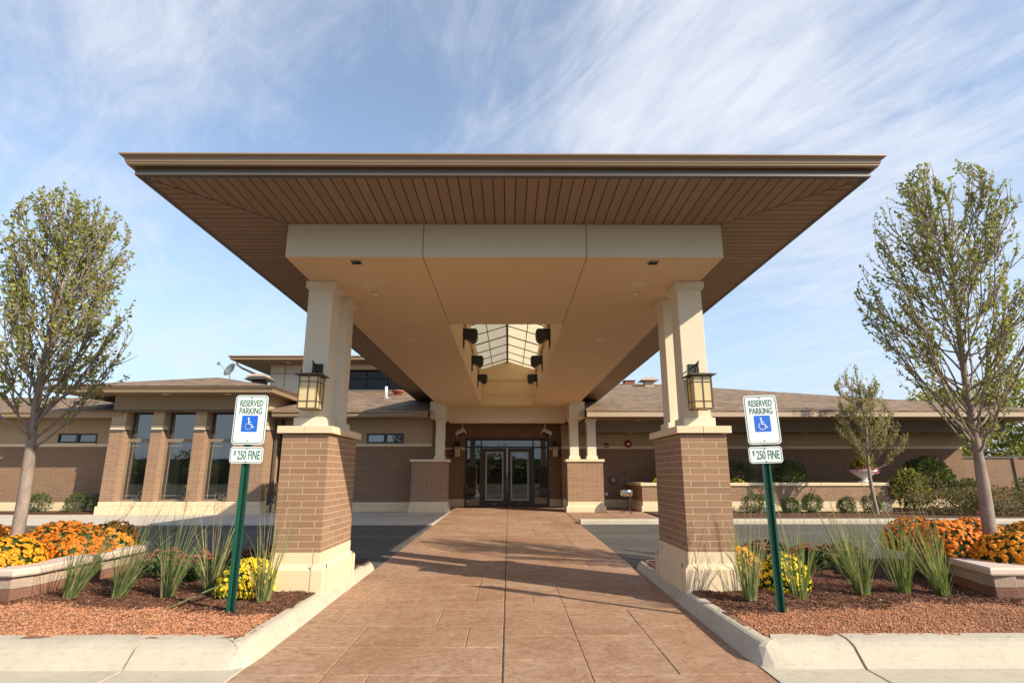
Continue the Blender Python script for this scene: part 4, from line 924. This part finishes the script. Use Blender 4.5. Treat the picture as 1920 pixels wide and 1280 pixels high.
def sign(x,y,zg,label,ry,rz_):
    t=thing('parking_sign',label,'road sign',(x,y,zg),'reserved parking signs')
    # green U-channel post, flanges at the sides
    m=MB(); z1=.60; sgn=1
    prof=[(-.040,-.004),(-.024,-.004),(-.015,.026),(.015,.026),(.024,-.004),(.040,-.004),(.040,-.0005),(.026,-.0005),(.0175,.0295),(-.0175,.0295),(-.026,-.0005),(-.040,-.0005)]
    V=[(x+a,y+b,zg-.15) for a,b in prof]+[(x+a,y+b,z1) for a,b in prof]; n=len(prof)
    m.add(V,[(i,(i+1)%n,n+(i+1)%n,n+i) for i in range(n)]+[tuple(range(n-1,-1,-1)),tuple(range(n,2*n))]); m.obj('post',M['greenpost'],t)
    m=MB()
    for k_ in range(52):
        z=zg+.04+k_*.0254*1.0
        if z<.1: m.lathe((x,y+.0258,z),[(.0048,0),(.0048,-.0012)],8,'Y')
    m.obj('hole_row',plain('punched_holes',(.32,.30,.24),.8,.1,5),t)
    yb=-.012
    def place(mm,cz):
        rot=Matrix.Translation((x,y,cz))@Matrix.Rotation(R(rz_),4,'Z')@Matrix.Rotation(R(ry),4,'Y'); mm.v=[tuple(rot@Vector(p)) for p in mm.v]; return mm
    cz=.497; cz2=.173
    m=MB(); plate(m,.305,.457,.035,yb,.003); bd1=place(m,cz).obj('sign_board',M['signwhite'],t,bevel=.0008)
    m=MB(); border(m,.288,.440,.030,.0065,yb-.0012); place(m,cz).obj('border',M['signgreen'],bd1)
    m=MB()
    for txt,zz_,sz in (('RESERVED',.150,.083),('PARKING',.078,.083)):
        vs,fs=text_mesh(txt,sz,.585 if txt=='RESERVED' else .62); m.add([(a,b+yb-.0012,c_+zz_) for a,b,c_ in vs],fs)
    place(m,cz).obj('lettering',M['signgreen'],bd1)
    m=MB(); plate(m,.148,.150,.008,yb-.0016,.0012,-.037); place(m,cz).obj('symbol_panel',M['signblue'],bd1)
    m=MB(); yq=yb-.0026; oz=-.037
    m.add([(-.012+.0095*math.cos(a*math.pi/6),yq,oz+.047+.0095*math.sin(a*math.pi/6)) for a in range(12)],[tuple(range(12))[::-1]])
    stroke(m,[(-.011,oz+.034),(-.008,oz-.004),(.018,oz-.005),(.030,oz-.036),(.042,oz-.031)],.0088,yq)
    stroke(m,[(-.009,oz+.018),(.012,oz+.017)],.007,yq-.0002)
    arc=[(-.006+.032*math.cos(R(a)),oz-.024+.030*math.sin(R(a))) for a in range(128,345,12)]; stroke(m,arc,.0075,yq-.0004)
    place(m,cz).obj('wheelchair_symbol',M['signwhite'],bd1)
    m=MB(); plate(m,.305,.150,.030,yb,.003); bd2=place(m,cz2).obj('fine_plate',M['signwhite'],t,bevel=.0008)
    m=MB(); border(m,.290,.136,.025,.005,yb-.0012); place(m,cz2).obj('border',M['signgreen'],bd2)
    m=MB(); vs,fs=text_mesh('250 FINE',.112,.50); m.add([(a+.022,b+yb-.0012,c_-.004) for a,b,c_ in vs],fs); vs,fs=text_mesh('$',.070,.66); m.add([(a-.106,b+yb-.0012,c_+.014) for a,b,c_ in vs],fs)
    place(m,cz2).obj('lettering',M['signgreen'],bd2)
    for par,zc,zz_ in ((bd1,cz,.205),(bd1,cz,-.195),(bd2,cz2,.058),(bd2,cz2,-.058)):
        m=MB(); m.lathe((0,yb,zz_),[(.007,0),(.007,-.004),(.003,-.006)],8,'Y'); place(m,zc).obj('bolt',M['grey'],par)
sign(-2.372,5.31,-1.17,'reserved parking and fine sign on a green post left of the walkway',.4,0)
sign(2.418,5.31,-1.17,'reserved parking and fine sign on a green post right of the walkway',-1.6,-4)
# ------------------------------------------------------------ planting
def leaf_geo(rs,P,Dr,size,V,F):
    # one folded pointed leaf at P along Dr
    Dr=Dr/ (np.linalg.norm(Dr)+1e-9); r=rs.normal(size=3); sd=np.cross(Dr,r); sd/= (np.linalg.norm(sd)+1e-9); up=np.cross(sd,Dr)
    w_=size*.34; o=len(V)
    V+= [tuple(P),tuple(P+Dr*size*.45+sd*w_+up*w_*.35),tuple(P+Dr*size-up*size*.12),tuple(P+Dr*size*.45-sd*w_+up*w_*.35),tuple(P+Dr*size*.5)]
    F+= [(o,o+1,o+4),(o+1,o+2,o+4),(o+4,o+2,o+3),(o,o+4,o+3)]
def bez(a,b,c,n):
    return [a*(1-t_)**2+b*2*t_*(1-t_)+c*t_*t_ for t_ in np.linspace(0,1,n)]
def tree(label,base,fork,env,seed,nl,ntw,leaf,size,grp,mat2=.2,r0=.083,trunkmat='bark',leafmats=None,lean=(0,0),bl=1.0,rise=1):
    rs=np.random.RandomState(seed); base=np.array(base,float); t=thing('street_tree',label,'tree',tuple(base),grp)
    zs=[e[0] for e in env]; top=max(zs)
    def er(z): return np.interp(z,[e[0] for e in env],[e[1] for e in env])
    m=MB(); axis=lambda z: np.array([base[0]+lean[0]*(z-base[2])+.03*math.sin(z*2.1+seed),base[1]+lean[1]*(z-base[2])+.03*math.cos(z*1.7),z])
    nz=14; tz=np.linspace(base[2]-.3,top-.45,nz)
    def trad(z): 
        return r0*(1.12-.12*(z-base[2])) if z<fork else max(.008,r0*.78*(1-(z-fork)/(top-fork))**1.05)
    m.tube([axis(z) for z in tz],[trad(z) for z in tz],9)
    limbs=[]
    for i in range(nl):
        z0=fork-.06+ (top-fork)*.72*(i/nl)**1.1; a=i*2.4+rs.uniform(-.3,.3); A=axis(z0)
        z1=min(top-rs.uniform(.02,.5),z0+rs.uniform(.9,2.3)*bl*rise*(1.1-.45*i/nl)); rr=er(z1)*rs.uniform(.35,1.0)
        E=axis(z1)+np.array([math.cos(a)*rr,math.sin(a)*rr,0]); Mid=A+(E-A)*.45+np.array([math.cos(a),math.sin(a),0])*rr*.22-np.array([0,0,.12])*bl
        P=bez(A,Mid,E,9); 
        for k_ in range(1,8): P[k_]=P[k_]+rs.normal(0,.012,3)
        rl=min(trad(z0)*.42,.21*r0*(1.2-.6*i/nl)); m.tube(P,list(np.linspace(rl,.0035,9)),6); limbs.append(P)
    twigs=[]
    for k_ in range(ntw):
        if rs.rand()<.05: 
            z=rs.uniform(fork+.5,top-.3); A=axis(z); 
        else:
            P=limbs[rs.randint(len(limbs))]; f_=rs.uniform(.22,1.0)*8; i=min(int(f_),7); A=P[i]*(1-(f_-i))+P[i+1]*(f_-i)
        out=A-axis(A[2]); out[2]=0; nrm=np.linalg.norm(out)+1e-6; out/=nrm
        az=rs.normal(0,.75); o2=np.array([out[0]*math.cos(az)-out[1]*math.sin(az),out[0]*math.sin(az)+out[1]*math.cos(az),0])
        L_=rs.uniform(.18,.55)*bl; E=A+o2*L_*rs.uniform(.25,.8)+np.array([0,0,L_*rs.uniform(.45,1.0)])
        if E[2]>top: E[2]=top-rs.uniform(0,.1)
        rr=np.linalg.norm((E-axis(E[2]))[:2]); mx=er(E[2])
        if rr>mx: 
            E[:2]=axis(E[2])[:2]+(E-axis(E[2]))[:2]/rr*mx
        Mid=(A+E)/2+o2*.08*bl+rs.normal(0,.02,3); T=bez(A,Mid,E,5); m.tube(T,[.006*bl,.005*bl,.004*bl,.003*bl,.0018*bl],4,False); twigs.append(T)
    m.obj('trunk',M[trunkmat],t,smooth=True)
    V=[];F=[];MI=[]
    for T in twigs:
        hue=1 if rs.rand()<mat2 else 0
        if rs.rand()<.12: continue
        for k_ in range(max(1,int(leaf*rs.uniform(.4,1.6)))):
            f_=rs.uniform(.25,1)*4; i=min(int(f_),3); P=T[i]*(1-(f_-i))+T[i+1]*(f_-i); d=T[i+1]-T[i]; d=d/(np.linalg.norm(d)+1e-9)
            dr=d*.5+rs.normal(0,.6,3)+np.array([0,0,-.25]); n0=len(F); leaf_geo(rs,P+rs.normal(0,.006,3),dr,size*rs.uniform(.6,1.2),V,F); MI+=[hue if rs.rand()<.8 else 1-hue]*(len(F)-n0)
    c_=MB(); c_.v=V; c_.f=F; c_.mi=MI; c_.obj('crown',leafmats or [M['leaf'],M['leaf2']],t); return t
GT='young street trees in the planters'
tree('small leafy street tree rising from the golden mums of the left planter',(-5.45,6.6,-.90),.33,[(.30,.15),(.45,.75),(.8,1.1),(1.3,1.22),(1.8,.95),(2.4,.80),(2.9,.66),(3.3,.48),(3.55,.14)],3,50,1250,10,.050,GT,.25,r0=.060,rise=.75)
tree('taller open branched street tree rising from the orange mums of the right planter',(5.42,6.6,-.90),.22,[(.20,.15),(.5,.9),(1.0,1.28),(1.7,1.22),(2.3,1.05),(2.9,.92),(3.4,.72),(3.75,.42),(3.95,.14)],8,54,1300,10,.046,GT,.3,r0=.062,lean=(.035,0),rise=.9)
tree('small sparse tree with olive leaves in front of the porch planter',(10.66,16.9,-1.15),.15,[(.15,.2),(.6,.95),(1.1,1.12),(1.6,.95),(2.1,.62),(2.7,.6),(3.1,.35),(3.3,.1)],5,26,700,11,.058,None,.5,r0=.05,leafmats=[M['leafolive'],M['leaf2']],bl=1.1,rise=.5)
def bush(name,label,cat,c,rad,n,size,mats,seed,grp=None,core=None,spiky=0,stems=True):
    rs=np.random.RandomState(seed); t=thing(name,label,cat,(c[0],c[1],c[2]-rad[2]*.9),grp); V=[];F=[];MI=[]
    lump=[(rs.normal(size=3),rs.uniform(.06,.22)) for _ in range(9)]
    for k_ in range(n):
        d=rs.normal(size=3); d/=np.linalg.norm(d)
        q=1+sum(a*max(0,np.dot(d,l/np.linalg.norm(l)))**4 for l,a in lump)-.1
        r_=rs.uniform(.25,1)**.45*q; P=np.array(c)+d*r_*np.array(rad)
        dr=d+rs.normal(0,.5,3)+np.array([0,0,.3+spiky]); n0=len(F); leaf_geo(rs,P,dr,size*rs.uniform(.6,1.3),V,F); MI+=[int(rs.randint(len(mats)))]*(len(F)-n0)
    m=MB(); m.v=V;m.f=F;m.mi=MI; m.obj('foliage',mats,t)
    m=MB()
    for k_ in range(9):
        d=rs.normal(size=3); d[2]=abs(d[2])+.4; d/=np.linalg.norm(d); B_=np.array((c[0],c[1],c[2]-rad[2]*1.0)); E=np.array(c)+d*np.array(rad)*.85
        m.tube([B_,(B_+E)/2+rs.normal(0,.02,3),E],[.012,.008,.003],5)
    m.obj('stem',M['bark'],t); return t
# orange and yellow chrysanthemum mounds
def mum(label,c,r,h,nb,bs,mats,seed,grp):
    rs=np.random.RandomState(seed); t=thing('chrysanthemum',label,'flowers',(c[0],c[1],c[2]),grp)
    V=[];F=[]
    for k_ in range(int(nb*1.5)):
        a=rs.uniform(0,6.283); ph=rs.uniform(0,1)**.6*math.pi/2; d=np.array([math.cos(a)*math.sin(ph),math.sin(a)*math.sin(ph),math.cos(ph)]); q=rs.uniform(.72,.97)
        leaf_geo(rs,np.array(c)+d*np.array([r,r,h])*q,d+rs.normal(0,.6,3),.045,V,F)
    # inner leafy body
    n_=14
    body=MB(); body.lathe(c,[(r*.86*math.cos(a),h*.86*math.sin(a)) for a in [i*math.pi/2/8 for i in range(8)]]+[(.01,h*.87)],20)
    body.v=[tuple(np.array(p)*1+rs.normal(0,.012,3)) for p in body.v]; o=len(body.v); body.v+=V; body.f+=[tuple(i+o for i in f) for f in F]; body.mi+=[0]*len(F)
    body.obj('foliage',M['leafdark'],t)
    m=MB(); 
    lumps=[(rs.uniform(0,6.28),rs.uniform(.2,1.3),rs.uniform(-.10,.10)) for _ in range(7)]
    for k_ in range(nb):
        u_=(k_+.5)/nb; ph=math.acos(1-u_*1.02) if u_<.98 else math.pi/2; a=k_*2.39996+rs.normal(0,.35)
        ph=min(math.pi/2+.05,ph+rs.normal(0,.04))
        if rs.rand()<(.3 if ph>1.25 else .07): continue
        d=np.array([math.cos(a)*math.sin(ph),math.sin(a)*math.sin(ph),math.cos(ph)])
        q=1+sum(w_*math.exp(-((math.cos(a-la)*math.sin(ph)-math.sin(lp))**2+(ph-lp)**2)*3) for la,lp,w_ in lumps)+rs.normal(0,.025)
        P=np.array(c)+d*np.array([r,r,h])*q; nn=d*np.array([1/r,1/r,1/h]); nn/=np.linalg.norm(nn); nn=nn+rs.normal(0,.28,3); nn/=np.linalg.norm(nn)
        s1=np.cross(nn,[.3,.2,.9]); s1/=np.linalg.norm(s1); s2=np.cross(nn,s1); b=bs*rs.uniform(.62,1.18); np_=9; vs=[]
        for i in range(np_*2):
            an=i*math.pi/np_; rr=b*(1.0 if i%2==0 else .78); vs.append(P+(s1*math.cos(an)+s2*math.sin(an))*rr+nn*(b*.05*(1 if i%2 else -1)))
        for i in range(np_*2):
            an=i*math.pi/np_; vs.append(P+(s1*math.cos(an)+s2*math.sin(an))*b*.36+nn*b*.22)
        vs.append(P+nn*b*.20); N2=np_*2; m.cur=0; m.add(vs,[(i,(i+1)%N2,N2+(i+1)%N2,N2+i) for i in range(N2)]); o=len(m.v)-len(vs)
        for i in range(N2): m.f.append((o+N2+i,o+N2+(i+1)%N2,o+2*N2)); m.mi.append(1)
    m.obj('blossoms',mats,t); return t
OR=[M['orange'],M['centre']]; OD=[M['orangedeep'],M['centre']]; OG=[leafm('golden_petals',(.84,.30,.005),(.93,.42,.011),.25,30),M['centre']]; YE=[M['yellow'],M['yellowc']]
GM='orange chrysanthemum mounds in the planters'
mum('golden orange mum mound at the front corner of the left planter',(-5.12,6.13,-.90),.36,.27,620,.028,OG,1,GM)
mum('golden orange mum mound cut by the left edge of the picture',(-5.78,6.20,-.90),.40,.33,620,.028,OG,2,GM)
mum('orange mum mound behind the trunk of the left tree',(-5.42,7.25,-.90),.46,.33,640,.028,OD,3,GM)
mum('orange mum mound nearest the inner wall of the left planter',(-5.0,7.0,-.90),.37,.31,620,.028,OD,4,GM)
mum('orange mum mound filling the left back of the left planter',(-6.2,7.0,-.90),.46,.33,620,.028,OD,5,GM)
mum('orange mum mound overhanging the corner of the left planter at the back',(-5.05,7.6,-.90),.35,.30,540,.028,OR,18,GM)
mum('deep orange mum mound leaning over the inner wall of the right planter',(5.03,6.75,-.90),.40,.38,680,.028,OD,6,GM)
mum('deep orange mum mound at the front of the right planter below the tree',(5.42,6.22,-.90),.42,.31,640,.028,OR,7,GM)
mum('deep orange mum mound cut by the right edge of the picture',(6.12,6.35,-.90),.42,.33,640,.028,OD,8,GM)
mum('deep orange mum mound behind the trunk of the right tree',(5.75,7.25,-.90),.44,.36,620,.028,OD,9,GM)
mum('deep orange mum mound at the back of the right planter',(6.5,7.2,-.90),.42,.34,620,.028,OR,10,GM)
mum('deep orange mum mound spilling over the far inner corner of the right planter',(5.22,7.45,-.90),.42,.36,600,.028,OD,19,GM)
GY='yellow chrysanthemums in the mulch beds'
mum('bright yellow mum at the foot of the left parking sign',(-2.60,6.05,-1.15),.265,.31,900,.021,YE,11,GY)
mum('bright yellow mum right of the right sign post',(2.92,6.28,-1.15),.25,.33,800,.021,YE,12,GY)
mum('golden mum between the right pier and its sign post',(2.62,6.75,-1.15),.27,.36,700,.021,[M['orange'],M['yellowc']],13,GY)
mum('shaded ochre mum behind the left yellow one',(-2.60,7.0,-1.15),.24,.34,560,.021,[M['orange'],M['yellowc']],14,GY)
mum('yellow mum spilling over the porch planter behind the right pier',(5.0,18.7,-.42),.35,.34,260,.03,YE,15,'yellow chrysanthemums on the porch planter')
mum('yellow mum on the porch planter just right of the right pier',(7.35,18.72,-.42),.36,.30,260,.03,YE,16,'yellow chrysanthemums on the porch planter')
# sedums with flat rusty heads
def sedum(label,c,r,h,seed,n=34):
    rs=np.random.RandomState(seed); t=thing('sedum',label,'flowers',c,'rust red sedums in the mulch beds'); V=[];F=[]; st=MB(); hd=MB()
    for k_ in range(n):
        a=rs.uniform(0,6.28); rr=r*math.sqrt(rs.rand()); top=np.array([c[0]+math.cos(a)*rr,c[1]+math.sin(a)*rr,c[2]+h*(1-.35*(rr/r)**2)*rs.uniform(.9,1.05)]); b=np.array([c[0]+math.cos(a)*rr*.35,c[1]+math.sin(a)*rr*.35,c[2]])
        P=bez(b,(b+top)/2+np.array([math.cos(a),math.sin(a),0])*.04,top,6); st.tube(P,.005,5)
        for q in range(13):
            f_=rs.uniform(.25,.95)*5; i=min(int(f_),4); p=P[i]*(1-(f_-i))+P[i+1]*(f_-i); an=rs.uniform(0,6.28); leaf_geo(rs,p,np.array([math.cos(an),math.sin(an),.35]),.065,V,F)
        R_=rs.uniform(.032,.055)
        for q in range(16):
            an=rs.uniform(0,6.28); r2=R_*math.sqrt(rs.rand()); z=top[2]+.012*(1-(r2/R_)**2)+rs.uniform(-.004,.004); hd.lathe((top[0]+math.cos(an)*r2,top[1]+math.sin(an)*r2,z),[(.004,-.01),(.012,-.002),(.008,.007),(.001,.009)],5)
    st.obj('stem',M['sedumleaf'],t); m=MB(); m.v=V;m.f=F;m.mi=[0]*len(F); m.obj('foliage',M['sedumleaf'],t); hd.obj('blossoms',M['sedumbloom'],t)
for i,(x,y,lab) in enumerate(((-3.95,6.95,'rust red sedum nearest the left block planter'),(-3.45,6.75,'rust red sedum in the middle of the left bed'),(-3.05,7.0,'rust red sedum left of the yellow mum'),(-2.85,7.7,'shaded rust red sedum at the back of the left bed'),
    (3.15,7.35,'rust red sedum behind the right yellow mum'),(3.75,7.3,'rust red sedum in the middle of the right bed'),(4.2,7.45,'rust red sedum nearest the right block planter'),(3.45,7.9,'rust red sedum at the back of the right bed'))):
    sedum(lab,(x,y,-1.15),.26,.30,30+i)
# ornamental grass clumps
def grass(label,x,y,h,lean,n,seed,spread=.20):
    h*=1.2; spread=.27
    rs=np.random.RandomState(seed); z0=-1.16; t=thing('ornamental_grass',label,'grass',(x,y,z0),'upright ornamental grass clumps'); V=[];F=[];MI=[]
    for k_ in range(n):
        a=rs.uniform(0,6.28); r0=.06*math.sqrt(rs.rand()); L_=h*rs.uniform(.35,1.08); out=spread*rs.uniform(.2,1.15)*L_/h+ (.0); b=np.array([x+math.cos(a)*r0,y+math.sin(a)*r0,z0])
        E=b+np.array([math.cos(a)*out+lean[0]*L_,math.sin(a)*out+lean[1]*L_,L_]); drp=rs.rand()<.38; E=E+rs.normal(0,.035,3)
        Mid=b+(E-b)*.5+np.array([0,0,L_*.12]);
        if drp: E=E+np.array([math.cos(a)*.12,math.sin(a)*.12,-L_*.22])
        P=bez(b,Mid,E,7); w0=rs.uniform(.0028,.0062); ang=rs.uniform(0,3.14); sd=np.array([math.cos(ang),math.sin(ang),0]); o=len(V)
        for i,p in enumerate(P):
            ww=w0*(1-.92*(i/6)**1.6); V+=[tuple(p-sd*ww),tuple(p+sd*ww)]
        F+=[(o+2*i,o+2*i+1,o+2*i+3,o+2*i+2) for i in range(6)]; MI+=[1 if rs.rand()<.14 else 0]*6
    m=MB(); m.v=V;m.f=F;m.mi=MI; m.obj('blades',[M['grass'],M['grassdry']],t)
    m=MB(); V=[];F=[]
    for k_ in range(5):
        a=rs.uniform(0,6.28); L_=h*rs.uniform(1.05,1.25); b=np.array([x,y,z0]); E=b+np.array([math.cos(a)*spread*.6+lean[0]*L_,math.sin(a)*spread*.6+lean[1]*L_,L_]); P=bez(b,(b+E)/2+np.array([0,0,.05]),E,6); m.tube(P,[.0022,.002,.0018,.0015,.0011,.0007],4)
        for q in range(14):
            p=P[4]*(1-q/14)+P[5]*(q/14); d=rs.normal(0,1,3); d[2]=abs(d[2])+.4; e_=p+d/np.linalg.norm(d)*rs.uniform(.03,.07); m.tube([p,(p+e_)/2,e_],[.0006,.0012,.0004],3,False)
    m.obj('seed_head',M['grassdry'],t)
for i,(x,y,h,lx,lab) in enumerate(((-4.18,5.86,.66,.36,'grass clump against the wall of the left block planter'),(-3.76,5.92,.74,.32,'thick grass clump second from the left planter'),(-3.30,5.95,.70,.14,'grass clump in the middle of the left bed'),(-2.98,6.15,.66,-.02,'grass clump just left of the left yellow mum'),(-2.27,5.72,.78,.06,'tall grass clump between the left sign and pier'),
    (2.33,5.74,.74,.0,'grass clump at the foot of the right pier'),(2.83,5.80,.76,.02,'grass clump just right of the right sign post'),(3.53,5.95,.72,-.06,'grass clump in the middle of the right bed'),(3.98,6.02,.74,-.08,'dense grass clump right of the middle of the right bed'),(4.33,5.96,.76,-.22,'leaning grass clump against the right block planter'),(3.9,6.8,.55,-.1,'short grass clump behind the others in the right bed'))):
    grass(lab,x,y,h,(lx,0) ,98 if i not in (4,6) else 62,60+i,.17)
# fallen blade in the left bed
m=MB(); m.add([(-2.98,5.42,-1.15),(-2.95,5.40,-1.145),(-2.74,5.68,-1.05),(-2.60,5.88,-1.0),(-2.77,5.70,-1.045)],[(0,1,2,4),(4,2,3)]); tag(m.obj('fallen_leaf_blade',M['grass']),'single broad green blade lying on the mulch left of the left sign','leaf')
# porch planting: clipped bushes in a row, larger shrubs
GB='clipped round bushes along the porch planter'
for i,(x,r,lab) in enumerate(((7.6,.34,'round clipped bush nearest the right pier along the porch planter'),(8.65,.30,'round clipped bush behind the right sign post'),(9.45,.30,'third clipped bush along the porch planter'),(10.25,.28,'low clipped bush fourth along the porch planter'),(11.3,.28,'round clipped bush behind the small tree trunk'))):
    bush('round_bush',lab,'bush',(x-.15+.12*math.sin(i*9),17.65,-.88-.05*(i%2)),(r*(.85+.1*(i%3)),r,r*(.95-.13*(i%2))),1500,.045,[M['leafdark'],M['leafmid']],80+i,GB)
for i,(x,lab) in enumerate(((-14.5,'left round bush by the left wall partly behind the tree trunk'),(-13.3,'round bush by the left wall right of the tree trunk'),(-12.55,'dark round bush against the corner of the window bay'))):
    bush('round_bush',lab,'bush',(x,18.15,-.86),(.33,.3,.3),1500,.045,[M['leafdark'],M['leafmid']],90+i,'round bushes along the left wall')
SH=[('dark leafy shrub behind the porch planter wall centre',(9.4,19.3,.0),(.55,.4,.42),1500,.07,['leafdark']),
    ('dark shrub inside the porch planter beside the right pier',(5.4,19.4,.1),(.4,.35,.6),1300,.07,['leafdark']),
    ('dark shrub inside the porch planter right of the sign post',(7.7,19.3,.0),(.5,.35,.45),1200,.07,['leafdark']),
    ('bright green shrub at the end of the porch planter',(12.7,18.2,-.45),(.5,.45,.6),2600,.075,['leafmid','leafmid','leafyellow']),
    ('big dark shrub below the sunlit end of the porch wall',(13.75,19.0,-.05),(.75,.6,.62),3800,.08,['leafdark','leafmid']),
    ('mid green shrub in front of the big dark one',(14.3,17.9,-.6),(.65,.5,.45),2800,.07,['leafmid','leafmid','leafred']),
    ('reddish low shrub right of the small tree',(12.6,16.6,-.85),(.75,.5,.42),2400,.06,['leafred','leafmid']),
    ('pinkish low shrub in the middle of the far right bed',(13.9,16.4,-.8),(.8,.5,.45),2600,.06,['leafred','leafmid','leafred']),
    ('sparse tall golden shrub behind the trunk of the right tree',(16.9,17.6,-.2),(.8,.6,.95),2200,.08,['leafolive','leafmid','leafyellow']),
    ('olive shrub by the far right corner of the porch',(18.2,18.6,-.1),(.85,.7,.85),2400,.08,['leafolive','leafmid']),
    ('low green shrub near the far curb on the right',(15.6,16.2,-.85),(.7,.4,.35),1900,.06,['leafmid','leafdark']),
    ('dense low green shrub at the right edge of the bed',(18.6,16.6,-.75),(.7,.5,.5),2200,.06,['leafdark','leafmid']),
    ('brown twiggy low shrub beside the trunk of the right tree',(17.2,16.3,-.8),(.7,.4,.42),1800,.06,['leafred','leafolive']),
    ('small dark round shrub before the boundary wall',(20.3,22.5,-.7),(.6,.5,.5),1600,.07,['leafdark'])]
for i,(lab,c,r_,n_,sz,ms) in enumerate(SH): bush('garden_shrub',lab,'shrub',c,r_,n_,sz,[M[k_] for k_ in ms],120+i,'garden shrubs of the porch bed')
# flower urn on the planter
t=thing('flower_urn','white bowl urn with pink and yellow foliage at the porch planter end','urn',(11.4,18.45,-.265))
m=MB(); m.lathe((11.4,18.45,-.265),[(.2,0),(.2,.04),(.09,.07),(.08,.12),(.2,.2),(.36,.32),(.40,.40),(.37,.40),(.3,.3),(.02,.3)],28); m.obj('bowl',M['white'],t,smooth=True)
rs=np.random.RandomState(4); V=[];F=[];MI=[]
for k_ in range(1300):
    d=rs.normal(size=3); d/=np.linalg.norm(d); d[2]=abs(d[2]); P=np.array((11.4,18.45,.12))+d*rs.uniform(.3,1)*np.array([.34,.3,.55]); n0=len(F); leaf_geo(rs,P,d+rs.normal(0,.5,3),.09,V,F); MI+=[int(rs.choice([0,1,1]))]*(len(F)-n0)
for k_ in range(350):
    a=rs.uniform(0,6.28); P=np.array((11.4+math.cos(a)*rs.uniform(.25,.47),18.45+math.sin(a)*rs.uniform(.25,.45),rs.uniform(.02,.2))); n0=len(F); leaf_geo(rs,P,rs.normal(0,1,3),.05,V,F); MI+=[2]*(len(F)-n0)
m=MB(); m.v=V;m.f=F;m.mi=MI; m.obj('flowers',[M['leafmid'],M['leafyellow'],M['pink']],t)
# trees beyond the right wall
def bigtree(label,x,y,h,r,seed,n,size,mats,grp):
    rs=np.random.RandomState(seed); t=thing('background_tree',label,'tree',(x,y,-1.1),grp); m=MB(); m.tube([(x,y,-1.3),(x+.1,y,h*.3),(x,y,h*.7)],[.18,.13,.05],8); V=[];F=[];MI=[]
    for k_ in range(9):
        c=np.array([x+rs.normal(0,r*.45),y+rs.normal(0,r*.4),h*rs.uniform(.12,.95)]); m.tube([(x,y,h*.3),tuple((np.array([x,y,h*.4])+c)/2),tuple(c)],[.07,.05,.02],5)
        for q in range(n//9):
            d=rs.normal(size=3); d/=np.linalg.norm(d); P=c+d*rs.uniform(.2,1)**.5*r*rs.uniform(.4,.62)*np.array([1,1,.75]); n0=len(F); leaf_geo(rs,P,d+rs.normal(0,.7,3),size*rs.uniform(.6,1.3),V,F); MI+=[int(rs.randint(len(mats)))]*(len(F)-n0)
    m.obj('trunk',M['bark'],t,smooth=True); m=MB(); m.v=V;m.f=F;m.mi=MI; m.obj('crown',mats,t)
GBK='trees beyond the boundary wall'
MM=[M['leafmid'],M['leafolive'],M['leaf2']]
bigtree('green tree just behind the boundary wall at the right edge',24.6,30,4.0,2.9,1,9000,.19,MM,GBK)
bigtree('yellowing taller tree beyond the boundary wall seen through the street tree',27.5,34,5.0,3.2,2,9000,.22,[M['leafolive'],M['leaf2']],GBK)
bigtree('low rounded tree behind the junction of porch and boundary wall',21.6,33,2.9,2.6,3,7000,.19,MM,GBK)
bigtree('far rounded tree beyond the wall outside the right edge',31,31,4.4,2.8,4,3800,.2,MM,GBK)
# wood across the street, seen only in the glass
rs=np.random.RandomState(9); V=[];F=[];MI=[]
for c in range(46):
    cx_=-62+c*2.9+rs.uniform(-1,1); cy_=-44-rs.uniform(0,9); H=rs.uniform(2.6,6.0)
    for q in range(420):
        d=rs.normal(size=3); d/=np.linalg.norm(d); P=np.array([cx_,cy_,H*.42-1])+d*rs.uniform(.3,1)**.5*np.array([2.6,2.0,H*.55]); n0=len(F); leaf_geo(rs,P,d+rs.normal(0,.7,3),.48,V,F); MI+=[int(rs.randint(3))]*4
m=MB(); m.v=V;m.f=F;m.mi=MI
m.poly([(-70,-50,-1.5),(75,-50,-1.5),(75,-50,2.6),(-70,-50,2.2)],1.5,(0,-1,0))
tag(m.obj('wood',[M['leafdark'],M['leafmid'],M['leafolive']]),'dense row of green trees across the street behind the viewer','trees',kind='stuff')
